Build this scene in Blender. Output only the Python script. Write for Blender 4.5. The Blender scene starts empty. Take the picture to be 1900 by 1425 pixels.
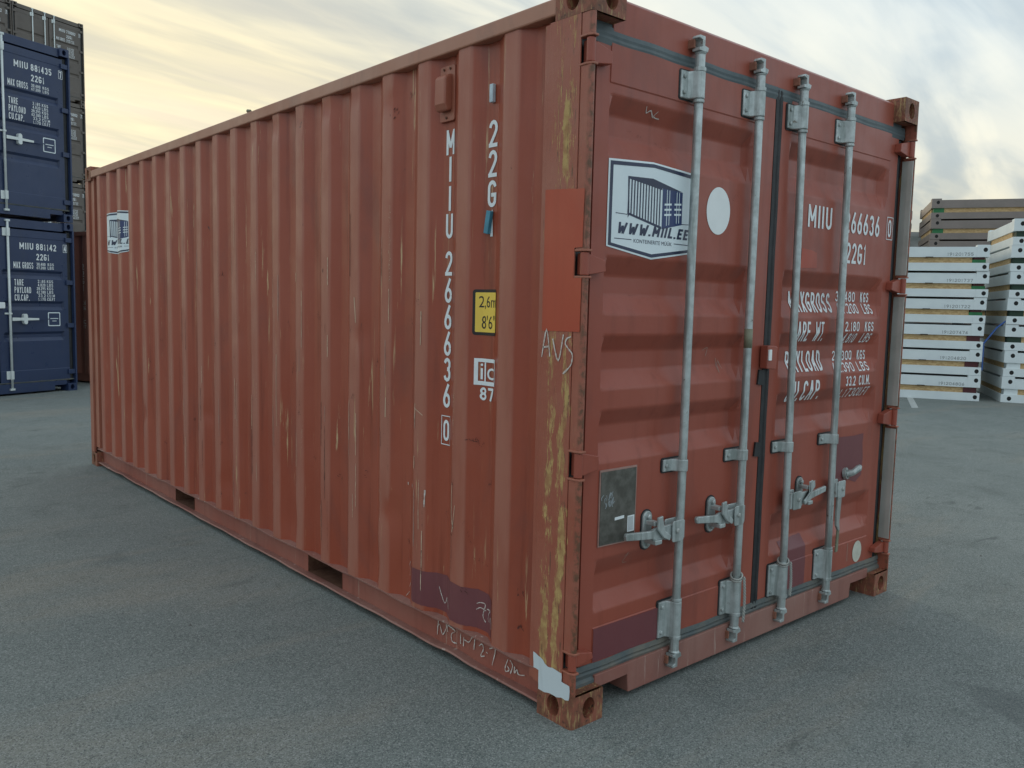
import bpy, bmesh, math, random
from mathutils import Vector, Matrix
random.seed(7)
R = math.radians
scene = bpy.context.scene
col = scene.collection

# ------------------------------------------------------------------ camera
cam_d = bpy.data.cameras.new('camera')
cam_d.sensor_width = 36.0
cam_d.lens = 1557.744 / 1900 * 36
cam_d.clip_start = 0.05
cam_d.clip_end = 2000
cam = bpy.data.objects.new('camera', cam_d)
rv = Vector((0.75433697, -0.65607507, 0.0232646))
uv = Vector((0.04435665, 0.08629302, 0.99528187))
fv = Vector((0.65498719, 0.74974597, -0.09419531))
M = Matrix(((rv.x, uv.x, -fv.x, -2.0539), (rv.y, uv.y, -fv.y, -1.99077), (rv.z, uv.z, -fv.z, 1.50327), (0, 0, 0, 1)))
cam.matrix_world = M
col.objects.link(cam)
scene.camera = cam

# ------------------------------------------------------------------ sky and sun (low evening sun behind the stacks, veiled by cloud)
SUN_AZ, SUN_EL = 15.0, 9.0           # degrees from +Y towards +X, and above the horizon
SD = Vector((math.sin(R(SUN_AZ)) * math.cos(R(SUN_EL)), math.cos(R(SUN_AZ)) * math.cos(R(SUN_EL)), math.sin(R(SUN_EL))))
scene.view_settings.view_transform = 'Standard'
scene.view_settings.look = 'None'
scene.view_settings.gamma = 1.0
scene.view_settings.use_curve_mapping = False
scene.view_settings.exposure = 0.29


class NT:
    """small helper to wire shader nodes"""
    def __init__(s, tree):
        s.t = tree
        s.n = tree.nodes
        s.l = tree.links

    def new(s, typ, **kw):
        n = s.n.new(typ)
        for k, v in kw.items():
            setattr(n, k, v)
        return n

    def put(s, sock, v):
        if v is None:
            return
        if hasattr(v, 'links') or hasattr(v, 'is_output'):
            s.l.new(v, sock)
        elif isinstance(v, (tuple, list)) and sock.type == 'RGBA' and len(v) == 3:
            sock.default_value = (*v, 1)
        else:
            sock.default_value = v

    def noise(s, vec, scale, detail=4, rough=0.55, dist=0.0):
        n = s.new('ShaderNodeTexNoise')
        s.put(n.inputs['Vector'], vec)
        n.inputs['Scale'].default_value = scale
        n.inputs['Detail'].default_value = detail
        n.inputs['Roughness'].default_value = rough
        n.inputs['Distortion'].default_value = dist
        return n.outputs['Fac']

    def voro(s, vec, scale, feature='F1', out='Distance'):
        n = s.new('ShaderNodeTexVoronoi', feature=feature)
        s.put(n.inputs['Vector'], vec)
        n.inputs['Scale'].default_value = scale
        return n.outputs[out]

    def ramp(s, fac, a, b, lo=0.0, hi=1.0):
        n = s.new('ShaderNodeMapRange', interpolation_type='SMOOTHSTEP')
        s.put(n.inputs['Value'], fac)
        n.inputs['From Min'].default_value = a
        n.inputs['From Max'].default_value = b
        n.inputs['To Min'].default_value = lo
        n.inputs['To Max'].default_value = hi
        return n.outputs['Result']

    def mix(s, fac, a, b, mode='MIX'):
        n = s.new('ShaderNodeMix', data_type='RGBA', blend_type=mode)
        s.put(n.inputs['Factor'], fac)
        s.put(n.inputs['A'] if False else n.inputs[6], a)
        s.put(n.inputs[7], b)
        return n.outputs[2]

    def math(s, op, a, b=None, c=None):
        n = s.new('ShaderNodeMath', operation=op)
        s.put(n.inputs[0], a)
        s.put(n.inputs[1], b)
        if c is not None:
            s.put(n.inputs[2], c)
        return n.outputs[0]

    def mapping(s, vec, loc=(0, 0, 0), rot=(0, 0, 0), sc=(1, 1, 1)):
        n = s.new('ShaderNodeMapping')
        s.put(n.inputs['Vector'], vec)
        n.inputs['Location'].default_value = loc
        n.inputs['Rotation'].default_value = rot
        n.inputs['Scale'].default_value = sc
        return n.outputs['Vector']

    def sep(s, vec):
        n = s.new('ShaderNodeSeparateXYZ')
        s.put(n.inputs[0], vec)
        return n.outputs

    def comb(s, x, y, z):
        n = s.new('ShaderNodeCombineXYZ')
        s.put(n.inputs[0], x)
        s.put(n.inputs[1], y)
        s.put(n.inputs[2], z)
        return n.outputs[0]


world = bpy.data.worlds.new('World')
scene.world = world
world.use_nodes = True
w = NT(world.node_tree)
w.n.clear()
wout = w.new('ShaderNodeOutputWorld')
wdir = w.new('ShaderNodeTexCoord').outputs['Generated']
sky = w.new('ShaderNodeTexSky', sky_type='NISHITA')
sky.sun_disc = False
sky.sun_elevation = R(SUN_EL)
sky.sun_rotation = R(SUN_AZ)
sky.air_density = 1.0
sky.dust_density = 2.0
sky.ozone_density = 1.5
bg1 = w.new('ShaderNodeBackground')
w.put(bg1.inputs['Color'], sky.outputs[0])
bg1.inputs['Strength'].default_value = 0.06
dx, dy, dz = w.sep(wdir)
zc = w.math('MAXIMUM', dz, 0.0)
den = w.math('ADD', zc, 0.10)
flat = w.comb(w.math('DIVIDE', dx, den), w.math('DIVIDE', dy, den), 0.0)
# long streaks of high cloud
turned = w.mapping(flat, rot=(0, 0, R(-9)))
sv = w.mapping(turned, loc=(0.35, 0.2, 0.0), sc=(0.5, 2.5, 1))
n1 = w.noise(sv, 1.0, 6, 0.5, 0.6)
sv2 = w.mapping(turned, loc=(1.7, 2.2, 3.0), sc=(0.35, 0.75, 1))
n2 = w.noise(sv2, 0.8, 4, 0.5, 0.3)
streak = w.ramp(n1, 0.38, 0.62)
veil = w.ramp(n2, 0.25, 0.7)
sv3 = w.mapping(turned, loc=(4.1, 0.7, 1.0), sc=(1.3, 4.6, 1))
n3 = w.noise(sv3, 1.0, 5, 0.5, 0.6)
fine = w.ramp(n3, 0.42, 0.62)
dot = w.new('ShaderNodeVectorMath', operation='DOT_PRODUCT')
w.put(dot.inputs[0], wdir)
dot.inputs[1].default_value = SD
cosa = w.math('MAXIMUM', dot.outputs['Value'], 0.0)
glow = w.math('POWER', cosa, 7.0)
low = w.math('POWER', w.math('SUBTRACT', 1.0, zc), 6.0)
half = w.ramp(dot.outputs['Value'], -0.2, 0.9)
warm = w.math('MINIMUM', w.math('ADD', w.math('MULTIPLY', glow, 0.75), w.math('MULTIPLY', low, w.math('MULTIPLY', half, 1.9))), 1.0)
# thick cloud colour / thin cloud colour
lit = w.mix(warm, (0.68, 0.76, 0.79), (0.93, 0.82, 0.55))
shade = w.mix(warm, (0.49, 0.61, 0.70), (0.47, 0.48, 0.425))
cc = w.mix(w.math('MULTIPLY_ADD', streak, 0.78, w.math('MULTIPLY', fine, 0.22)), shade, lit)
bg2 = w.new('ShaderNodeBackground')
w.put(bg2.inputs['Color'], cc)
w.put(bg2.inputs['Strength'], w.ramp(dot.outputs['Value'], -0.9, 0.75, 1.06, 1.0))
cover = w.math('MINIMUM', w.math('ADD', w.math('MULTIPLY_ADD', veil, 0.16, 0.78), w.math('MULTIPLY', streak, 0.2)), 1.0)
msh = w.new('ShaderNodeMixShader')
w.put(msh.inputs[0], cover)
w.l.new(bg1.outputs[0], msh.inputs[1])
w.l.new(bg2.outputs[0], msh.inputs[2])
w.l.new(msh.outputs[0], wout.inputs['Surface'])

sun_d = bpy.data.lights.new('sun', 'SUN')
sun_d.energy = 0.6
sun_d.angle = R(14)
sun_d.color = (1.0, 0.80, 0.55)
sun = bpy.data.objects.new('sun', sun_d)
sun.rotation_euler = SD.to_track_quat('Z', 'Y').to_euler()
sun.location = (5, 20, 12)
col.objects.link(sun)

# ------------------------------------------------------------------ materials
MATS = {}


def new_mat(name):
    m = bpy.data.materials.new(name)
    m.use_nodes = True
    MATS[name] = m
    t = NT(m.node_tree)
    b = t.n['Principled BSDF']
    co = t.new('ShaderNodeTexCoord').outputs['Object']
    return m, t, b, co


def bump(t, b, height, strength=0.3, dist=0.002):
    n = t.new('ShaderNodeBump')
    n.inputs['Strength'].default_value = strength
    n.inputs['Distance'].default_value = dist
    t.put(n.inputs['Height'], height)
    t.l.new(n.outputs[0], b.inputs['Normal'])


def paint(name, base, fade, rust=0.72, rough=0.42, streaks=0.5, spec=0.5, chips=(0.055, 0.03, 0.022), light=None, light_th=0.7, rubbed=None):
    m, t, b, co = new_mat(name)
    big = t.noise(co, 1.1, 5, 0.6)
    c = t.mix(t.ramp(big, 0.32, 0.72), base, fade)
    st = t.noise(t.mapping(co, sc=(16, 16, 0.9)), 1.0, 5, 0.6)
    dirt = tuple(v * 0.62 for v in base)
    c = t.mix(t.math('MULTIPLY', t.ramp(st, 0.5, 0.78), streaks), c, dirt)
    gr = t.noise(t.mapping(co, sc=(3, 3, 1.2)), 1.0, 6, 0.68, 0.6)
    c = t.mix(t.math('MULTIPLY', t.ramp(gr, 0.50, 0.72), 0.45), c, tuple(0.5 * v + 0.03 for v in base))
    fine = t.noise(co, 55, 3, 0.6)
    c = t.mix(t.math('MULTIPLY', t.ramp(fine, 0.45, 0.75), 0.18), c, fade)
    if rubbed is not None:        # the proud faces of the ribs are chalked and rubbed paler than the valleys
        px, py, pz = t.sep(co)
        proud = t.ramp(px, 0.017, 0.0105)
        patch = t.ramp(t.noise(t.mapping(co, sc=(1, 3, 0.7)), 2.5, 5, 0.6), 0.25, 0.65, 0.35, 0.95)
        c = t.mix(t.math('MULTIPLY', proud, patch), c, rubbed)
    if light is not None:
        lg = t.noise(t.mapping(co, loc=(3, 1, 2), sc=(34, 34, 1.6)), 1.0, 6, 0.7, 0.4)
        reg = t.noise(co, 1.7, 3, 0.5)
        c = t.mix(t.math('MULTIPLY', t.ramp(lg, light_th, light_th + 0.06), t.ramp(reg, 0.42, 0.6)), c, light)
    rs = t.noise(t.mapping(co, loc=(5, 3, 1), sc=(1, 1, 0.75)), 9.0, 10, 0.72, 0.5)
    c = t.mix(t.ramp(rs, rust, rust + 0.05), c, chips)
    t.put(b.inputs['Base Color'], c)
    t.put(b.inputs['Roughness'], t.ramp(t.noise(co, 6, 5, 0.6), 0.25, 0.8, rough - 0.07, rough + 0.14))
    b.inputs['Specular IOR Level'].default_value = spec
    bump(t, b, t.noise(t.mapping(co, sc=(1, 1, 0.5)), 7, 5, 0.55), 0.22, 0.006)
    return m


def plain(name, c1, rough=0.5, metal=0.0, c2=None, scale=12, spec=0.5, bmp=0.0):
    m, t, b, co = new_mat(name)
    c2 = c2 or tuple(v * 0.75 for v in c1)
    t.put(b.inputs['Base Color'], t.mix(t.ramp(t.noise(co, scale, 5, 0.6), 0.35, 0.7), c1, c2))
    b.inputs['Roughness'].default_value = rough
    b.inputs['Metallic'].default_value = metal
    b.inputs['Specular IOR Level'].default_value = spec
    if bmp:
        bump(t, b, t.noise(co, scale * 4, 4, 0.6), bmp, 0.003)
    return m


RED = (0.315, 0.065, 0.032)
paint('red_paint', RED, (0.40, 0.128, 0.088), rust=0.725, rough=0.31, spec=0.7, light=(0.46, 0.33, 0.2), light_th=0.71)
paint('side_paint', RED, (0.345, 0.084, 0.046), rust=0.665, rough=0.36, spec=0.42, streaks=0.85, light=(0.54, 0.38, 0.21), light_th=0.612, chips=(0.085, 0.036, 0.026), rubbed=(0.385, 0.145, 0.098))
paint('glare_rail_paint', (0.40, 0.17, 0.105), (0.43, 0.215, 0.145), rust=0.76, rough=0.4, streaks=0.2)  # top rail red lightened to carry sky reflection and glare in its colour
paint('red_door_paint', (0.315, 0.072, 0.043), (0.345, 0.094, 0.062), rust=0.70, rough=0.36, spec=0.42, chips=(0.12, 0.045, 0.03), streaks=0.55)
paint('rail_paint', (0.34, 0.10, 0.058), (0.38, 0.155, 0.10), rust=0.70, rough=0.45, light=(0.42, 0.30, 0.22), light_th=0.66)
paint('sill_paint', (0.265, 0.10, 0.076), (0.32, 0.175, 0.142), rust=0.70, rough=0.6, streaks=0.5, light=(0.50, 0.40, 0.35), light_th=0.60)
paint('web_paint', (0.30, 0.082, 0.055), (0.33, 0.13, 0.095), rust=0.69, rough=0.5, streaks=0.6, light=(0.42, 0.30, 0.24), light_th=0.63)
paint('fresh_red_paint', (0.42, 0.062, 0.026), (0.45, 0.075, 0.032), rust=0.9, rough=0.34, streaks=0.25)
paint('maroon_paint', (0.165, 0.046, 0.052), (0.185, 0.058, 0.062), rust=0.82, rough=0.42, streaks=0.3)
paint('white_paint', (0.62, 0.68, 0.70), (0.56, 0.62, 0.65), rust=0.88, rough=0.5, streaks=0.1, chips=(0.25, 0.08, 0.05))
paint('blue_paint', (0.021, 0.037, 0.092), (0.027, 0.045, 0.106), rust=0.95, rough=0.33, streaks=0.25)
paint('dark_paint', (0.115, 0.096, 0.082), (0.14, 0.118, 0.10), rust=0.95, rough=0.45, streaks=0.25)
paint('brown_paint', (0.26, 0.10, 0.068), (0.29, 0.125, 0.088), rust=0.72, rough=0.5)
plain('cabin_white', (0.74, 0.80, 0.80), 0.45, 0, (0.68, 0.74, 0.75), 2.5)
plain('cabin_grey', (0.235, 0.195, 0.175), 0.5, 0, (0.20, 0.17, 0.15), 2.5)
plain('green_pad', (0.02, 0.17, 0.055), 0.6)
plain('dark_green_pad', (0.018, 0.045, 0.026), 0.7)
plain('dark_red_pad', (0.09, 0.02, 0.022), 0.7)
plain('dark_hole', (0.012, 0.012, 0.012), 0.8)
plain('lettering_white', (0.80, 0.84, 0.85), 0.5, 0, (0.74, 0.78, 0.79), 30)
plain('lettering_soft', (0.62, 0.57, 0.49), 0.6)
plain('stencil_grey', (0.30, 0.33, 0.34), 0.6)
plain('sticker_white', (0.76, 0.84, 0.86), 0.32, 0, (0.72, 0.81, 0.84), 6)
plain('sticker_navy', (0.020, 0.030, 0.075), 0.35)
plain('sticker_blue', (0.022, 0.045, 0.15), 0.35)
plain('yellow_label', (0.86, 0.60, 0.085), 0.4, 0, (0.82, 0.56, 0.08), 8)
plain('label_black', (0.018, 0.013, 0.012), 0.45)
plain('black_rubber', (0.016, 0.018, 0.020), 0.5, 0, (0.028, 0.030, 0.032), 20, bmp=0.2)
plain('dusty_rubber', (0.075, 0.10, 0.108), 0.55, 0, (0.115, 0.14, 0.145), 9, bmp=0.3)
plain('dirty_rubber', (0.085, 0.105, 0.108), 0.65, 0, (0.16, 0.15, 0.125), 8, bmp=0.5)
plain('bare_metal', (0.40, 0.42, 0.40), 0.42, 0.35, (0.30, 0.31, 0.29), 7)
plain('liner_metal', (0.50, 0.50, 0.46), 0.35, 0.25, (0.40, 0.40, 0.36), 5)
plain('new_zinc', (0.72, 0.77, 0.76), 0.4, 0.1, (0.62, 0.67, 0.66), 6)
plain('data_plate_metal', (0.105, 0.10, 0.085), 0.5, 0.5, (0.17, 0.165, 0.145), 26)
plain('plate_rim', (0.42, 0.25, 0.21), 0.5)
plain('rusty_steel', (0.11, 0.045, 0.024), 0.8, 0, (0.16, 0.075, 0.045), 40, bmp=0.5)
plain('rusty_paint', (0.22, 0.09, 0.055), 0.7, 0, (0.30, 0.13, 0.085), 30, bmp=0.4)
plain('cream_dot', (0.62, 0.62, 0.52), 0.45)
plain('white_dot', (0.84, 0.87, 0.86), 0.45, 0, (0.81, 0.84, 0.83))
plain('rope_fibre', (0.42, 0.43, 0.40), 0.8)
plain('chalk', (0.68, 0.64, 0.59), 0.9, 0, (0.45, 0.33, 0.28), 70)
plain('scratch', (0.42, 0.30, 0.25), 0.8)
plain('pale_scratch', (0.66, 0.52, 0.38), 0.8)
plain('dark_scuff', (0.090, 0.034, 0.026), 0.8)
plain('magnet_blue', (0.06, 0.27, 0.38), 0.5)
plain('magnet_white', (0.55, 0.66, 0.72), 0.5)
plain('strap_blue', (0.03, 0.10, 0.34), 0.6)
plain('hill_stone', (0.13, 0.13, 0.12), 0.9, 0, (0.075, 0.08, 0.07), 0.25)
plain('road_paint', (0.48, 0.50, 0.48), 0.7, 0, (0.36, 0.38, 0.37), 18)
plain('gravel_stone', (0.12, 0.12, 0.115), 0.9, 0, (0.2, 0.19, 0.17), 3)
plain('olive_tape', (0.22, 0.22, 0.15), 0.6)


def mat_galv():
    m, t, b, co = new_mat('galvanised_steel')
    n = t.noise(co, 20, 6, 0.65)
    st = t.noise(t.mapping(co, sc=(30, 30, 2.5)), 1, 5, 0.6)
    c = t.mix(t.ramp(n, 0.3, 0.7), (0.54, 0.59, 0.58), (0.38, 0.42, 0.41))
    c = t.mix(t.math('MULTIPLY', t.ramp(st, 0.48, 0.66), 0.75), c, (0.22, 0.25, 0.235))
    c = t.mix(t.ramp(t.noise(co, 26, 8, 0.72), 0.62, 0.69), c, (0.14, 0.095, 0.06))
    t.put(b.inputs['Base Color'], c)
    b.inputs['Metallic'].default_value = 0.45
    t.put(b.inputs['Roughness'], t.ramp(n, 0.3, 0.7, 0.36, 0.55))
    bump(t, b, n, 0.15, 0.002)


mat_galv()


def mat_post():
    """door corner posts: red paint worn through to yellow primer and rust in long vertical scrapes"""
    m, t, b, co = new_mat('worn_post_paint')
    x, y, z = t.sep(co)
    big = t.noise(co, 2.0, 4, 0.6)
    c = t.mix(t.ramp(big, 0.3, 0.7), (0.33, 0.085, 0.048), (0.37, 0.13, 0.085))
    dirt = t.noise(t.mapping(co, sc=(50, 50, 5)), 1, 6, 0.7, 0.3)
    c = t.mix(t.ramp(dirt, 0.60, 0.69), c, (0.17, 0.070, 0.042))
    # wear is strongest on the lower half, in wandering vertical lanes
    wob = t.math('MULTIPLY', t.math('SUBTRACT', t.noise(t.mapping(co, sc=(6, 6, 5)), 1.0, 5, 0.65), 0.5), 0.10)
    yw = t.math('ADD', y, wob)
    la = t.ramp(t.math('ABSOLUTE', t.math('SUBTRACT', yw, 0.150)), 0.035, 0.004)
    lb_ = t.ramp(t.math('ABSOLUTE', t.math('SUBTRACT', yw, 0.082)), 0.034, 0.004)
    lanes = t.math('MAXIMUM', t.math('MULTIPLY', la, 0.85), lb_)
    brk = t.ramp(t.noise(t.mapping(co, loc=(4, 2, 8), sc=(10, 10, 3.2)), 1.0, 5, 0.65), 0.34, 0.62, 0.15, 1.0)
    wearz = t.ramp(z, 1.50, 0.80, 0.45, 1.0)
    topz = t.ramp(t.math('ABSOLUTE', t.math('SUBTRACT', z, 2.08)), 0.20, 0.05)
    lane2 = t.math('SUBTRACT', 1.0, t.ramp(t.math('ABSOLUTE', t.math('SUBTRACT', yw, 0.105)), 0.006, 0.022))
    wear = t.math('MAXIMUM', t.math('MULTIPLY', wearz, t.math('MULTIPLY', lanes, brk)), t.math('MULTIPLY', topz, lane2))
    sc = t.noise(t.mapping(co, loc=(2, 7, 1), sc=(120, 120, 13)), 1, 8, 0.78, 1.0)
    thr = t.math('MULTIPLY_ADD', wear, 0.33, sc)
    yel = t.mix(t.ramp(t.noise(co, 22, 5), 0.35, 0.65), (0.50, 0.335, 0.125), (0.36, 0.18, 0.075))
    sc2 = t.noise(t.mapping(co, loc=(9, 4, 3), sc=(70, 70, 9)), 1, 8, 0.72, 0.8)
    c = t.mix(t.ramp(t.math('MULTIPLY_ADD', wear, 0.20, sc2), 0.62, 0.70), c, (0.13, 0.060, 0.032))
    c = t.mix(t.ramp(thr, 0.618, 0.655), c, yel)
    c = t.mix(t.ramp(t.math('MULTIPLY_ADD', wear, 0.10, t.noise(t.mapping(co, loc=(1, 1, 3), sc=(80, 80, 5)), 1, 7, 0.7)), 0.68, 0.73), c, (0.045, 0.03, 0.022))
    edge = t.ramp(y, 0.022, 0.004)
    c = t.mix(t.math('MULTIPLY', edge, t.ramp(t.noise(co, 30, 6, 0.7), 0.4, 0.6)), c, (0.14, 0.065, 0.034))
    t.put(b.inputs['Base Color'], c)
    t.put(b.inputs['Roughness'], t.ramp(thr, 0.5, 0.8, 0.42, 0.75))
    bump(t, b, t.math('ADD', sc, t.noise(co, 40, 5, 0.6)), 0.35, 0.004)


mat_post()


def mat_casting():
    m, t, b, co = new_mat('worn_casting_paint')
    n = t.noise(co, 14, 8, 0.7, 0.4)
    c = t.mix(t.ramp(n, 0.40, 0.60), (0.17, 0.066, 0.036), (0.28, 0.088, 0.052))
    st = t.noise(t.mapping(co, sc=(85, 85, 14)), 1, 7, 0.72)
    c = t.mix(t.ramp(st, 0.53, 0.62), c, (0.38, 0.25, 0.11))
    c = t.mix(t.ramp(t.noise(co, 40, 6, 0.7), 0.58, 0.66), c, (0.055, 0.032, 0.020))
    t.put(b.inputs['Base Color'], c)
    b.inputs['Roughness'].default_value = 0.62
    bump(t, b, n, 0.5, 0.005)


mat_casting()


def mat_osb():
    m, t, b, co = new_mat('strand_board')
    v = t.voro(t.mapping(co, sc=(1, 1, 3)), 22, 'F1', 'Color')
    f = t.sep(v)[0]
    c = t.mix(f, (0.42, 0.27, 0.12), (0.60, 0.43, 0.22))
    t.put(b.inputs['Base Color'], c)
    b.inputs['Roughness'].default_value = 0.8


mat_osb()


def mat_asphalt():
    m, t, b, co = new_mat('asphalt')
    grain = t.noise(co, 210, 3, 0.7)
    cell = t.voro(co, 240, 'F1', 'Color')
    cv = t.sep(cell)[0]
    big = t.noise(co, 0.35, 6, 0.62, 0.4)
    mid = t.noise(co, 2.2, 6, 0.65, 0.3)
    c = t.mix(t.ramp(big, 0.3, 0.7), (0.170, 0.197, 0.186), (0.226, 0.250, 0.232))
    c = t.mix(t.math('MULTIPLY', t.ramp(mid, 0.52, 0.74), 0.65), c, (0.122, 0.140, 0.130))
    # dried mud and dust dragged about in long low stains
    tan = t.noise(t.mapping(co, loc=(3, 1, 0), rot=(0, 0, R(28)), sc=(0.28, 1.0, 1)), 1.0, 6, 0.65, 0.5)
    c = t.mix(t.math('MULTIPLY', t.ramp(tan, 0.50, 0.68), 0.55), c, (0.29, 0.265, 0.215))
    # aggregate: single pale and dark stones in the binder
    c = t.mix(t.math('MULTIPLY', t.ramp(cv, 0.64, 1.0), 0.62), c, (0.42, 0.43, 0.415))
    c = t.mix(t.math('MULTIPLY', t.ramp(cv, 0.36, 0.0), 0.7), c, (0.060, 0.070, 0.074))
    smu = t.noise(t.mapping(co, loc=(1, 5, 0), rot=(0, 0, R(-50)), sc=(1.0, 2.6, 1)), 3.2, 4, 0.6, 0.8)
    c = t.mix(t.math('MULTIPLY', t.math('MULTIPLY', t.ramp(smu, 0.56, 0.72), t.ramp(big, 0.42, 0.6)), 0.6), c, (0.085, 0.097, 0.095))
    # oil and tyre spots
    sp = t.noise(t.mapping(co, loc=(7, 2, 0)), 1.5, 5, 0.6, 0.6)
    c = t.mix(t.math('MULTIPLY', t.ramp(sp, 0.60, 0.78), 0.5), c, (0.085, 0.095, 0.097))
    t.put(b.inputs['Base Color'], c)
    t.put(b.inputs['Roughness'], t.ramp(mid, 0.3, 0.7, 0.72, 0.9))
    b.inputs['Specular IOR Level'].default_value = 0.35
    h = t.math('ADD', t.math('MULTIPLY', cv, 0.6), grain)
    bump(t, b, h, 0.6, 0.006)


mat_asphalt()


# ------------------------------------------------------------------ mesh helpers
class MB:
    def __init__(s):
        s.v = []
        s.f = []

    def add(s, vs, fs):
        k = len(s.v)
        s.v += [tuple(p) for p in vs]
        s.f += [tuple(i + k for i in f) for f in fs]
        return s

    def box(s, x0, x1, y0, y1, z0, z1):
        vs = [(x0, y0, z0), (x1, y0, z0), (x1, y1, z0), (x0, y1, z0), (x0, y0, z1), (x1, y0, z1), (x1, y1, z1), (x0, y1, z1)]
        return s.add(vs, [(0, 3, 2, 1), (4, 5, 6, 7), (0, 1, 5, 4), (1, 2, 6, 5), (2, 3, 7, 6), (3, 0, 4, 7)])

    def prism(s, pts, a, b, axis='z'):
        """polygon pts in the two other axes, extruded from a to b along axis"""
        n = len(pts)
        f = {'z': lambda p, h: (p[0], p[1], h), 'y': lambda p, h: (p[0], h, p[1]), 'x': lambda p, h: (h, p[0], p[1])}[axis]
        vs = [f(p, a) for p in pts] + [f(p, b) for p in pts]
        fs = [tuple(range(n - 1, -1, -1)), tuple(range(n, 2 * n))] + [(i, (i + 1) % n, n + (i + 1) % n, n + i) for i in range(n)]
        return s.add(vs, fs)

    def tube(s, path, r, n=12, caps=True):
        path = [Vector(p) for p in path]
        rs = r if isinstance(r, (list, tuple)) else [r] * len(path)
        vs, fs = [], []
        up = Vector((0, 0, 1))
        prev = None
        for i, p in enumerate(path):
            d = (path[min(i + 1, len(path) - 1)] - path[max(i - 1, 0)]).normalized()
            a = prev if prev is not None else (Vector((1, 0, 0)) if abs(d.x) < 0.9 else up)
            a = (a - d * a.dot(d)).normalized()
            prev = a
            b = d.cross(a)
            for j in range(n):
                t = 2 * math.pi * j / n
                vs.append(p + (a * math.cos(t) + b * math.sin(t)) * rs[i])
        for i in range(len(path) - 1):
            for j in range(n):
                k = (j + 1) % n
                fs.append((i * n + j, i * n + k, (i + 1) * n + k, (i + 1) * n + j))
        if caps:
            fs.append(tuple(range(n - 1, -1, -1)))
            fs.append(tuple((len(path) - 1) * n + j for j in range(n)))
        return s.add(vs, fs)

    def grid(s, us, vs_, fn):
        k = len(vs_)
        vs = [fn(u, v) for u in us for v in vs_]
        fs = [(i * k + j, (i + 1) * k + j, (i + 1) * k + j + 1, i * k + j + 1) for i in range(len(us) - 1) for j in range(k - 1)]
        return s.add(vs, fs)

    def mesh(s, name):
        me = bpy.data.meshes.new(name)
        me.from_pydata(s.v, [], s.f)
        me.update()
        return me

    def build(s, name, mat, parent=None, smooth=False, bevel=0.0, label=None, xf=None):
        me = s.mesh(name)
        bm = bmesh.new()
        bm.from_mesh(me)
        bmesh.ops.recalc_face_normals(bm, faces=bm.faces)
        bm.to_mesh(me)
        bm.free()
        return link_mesh(name, me, mat, parent, smooth, bevel, label)


def link_mesh(name, me, mat, parent=None, smooth=False, bevel=0.0, label=None):
    o = bpy.data.objects.new(name, me)
    me.materials.append(MATS[mat] if isinstance(mat, str) else mat)
    if smooth:
        for p in me.polygons:
            p.use_smooth = True
    if bevel:
        md = o.modifiers.new('bevel', 'BEVEL')
        md.width = bevel
        md.segments = 2
        md.limit_method = 'ANGLE'
        md.angle_limit = R(40)
    o.parent = parent
    if label:
        o['label'] = label
    col.objects.link(o)
    return o


def empty(name, label, cat, loc=(0, 0, 0), rz=0.0, group=None):
    o = bpy.data.objects.new(name, None)
    o.location = loc
    o.rotation_euler = (0, 0, rz)
    o['label'] = label
    o['category'] = cat
    if group:
        o['group'] = group
    col.objects.link(o)
    return o


def tag(o, label, cat, group=None):
    o['label'] = label
    o['category'] = cat
    if group:
        o['group'] = group
    return o


def copy_tree(o, parent=None):
    c = o.copy()
    c.parent = parent
    col.objects.link(c)
    for ch in list(o.children):
        copy_tree(ch, c)
    return c


_tc = {}


def text_geo(s, bold=0.0):
    """flat text outline filled with faces, stretched into the unit square"""
    key = (s, bold)
    if key not in _tc:
        cu = bpy.data.curves.new('text', 'FONT')
        cu.body = s
        cu.resolution_u = 3
        ob = bpy.data.objects.new('text', cu)
        me = bpy.data.meshes.new_from_object(ob)
        vs = [v.co.copy() for v in me.vertices]
        fs = [tuple(p.vertices) for p in me.polygons]
        bpy.data.objects.remove(ob)
        bpy.data.curves.remove(cu)
        bpy.data.meshes.remove(me)
        x0, x1 = min(v.x for v in vs), max(v.x for v in vs)
        y0, y1 = min(v.y for v in vs), max(v.y for v in vs)
        _tc[key] = ([((v.x - x0) / (x1 - x0), (v.y - y0) / (y1 - y0)) for v in vs], fs)
    return _tc[key]


def _arc(cx, cy, rx, ry, a0, a1, n=7):
    return [(cx + rx * math.cos(R(a0 + (a1 - a0) * i / n)), cy + ry * math.sin(R(a0 + (a1 - a0) * i / n))) for i in range(n + 1)]


_loop = _arc(.5, .75, .5, .25, 0, 180) + _arc(.5, .25, .5, .25, 180, 360)
_loop = _loop + [_loop[0]]
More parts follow.
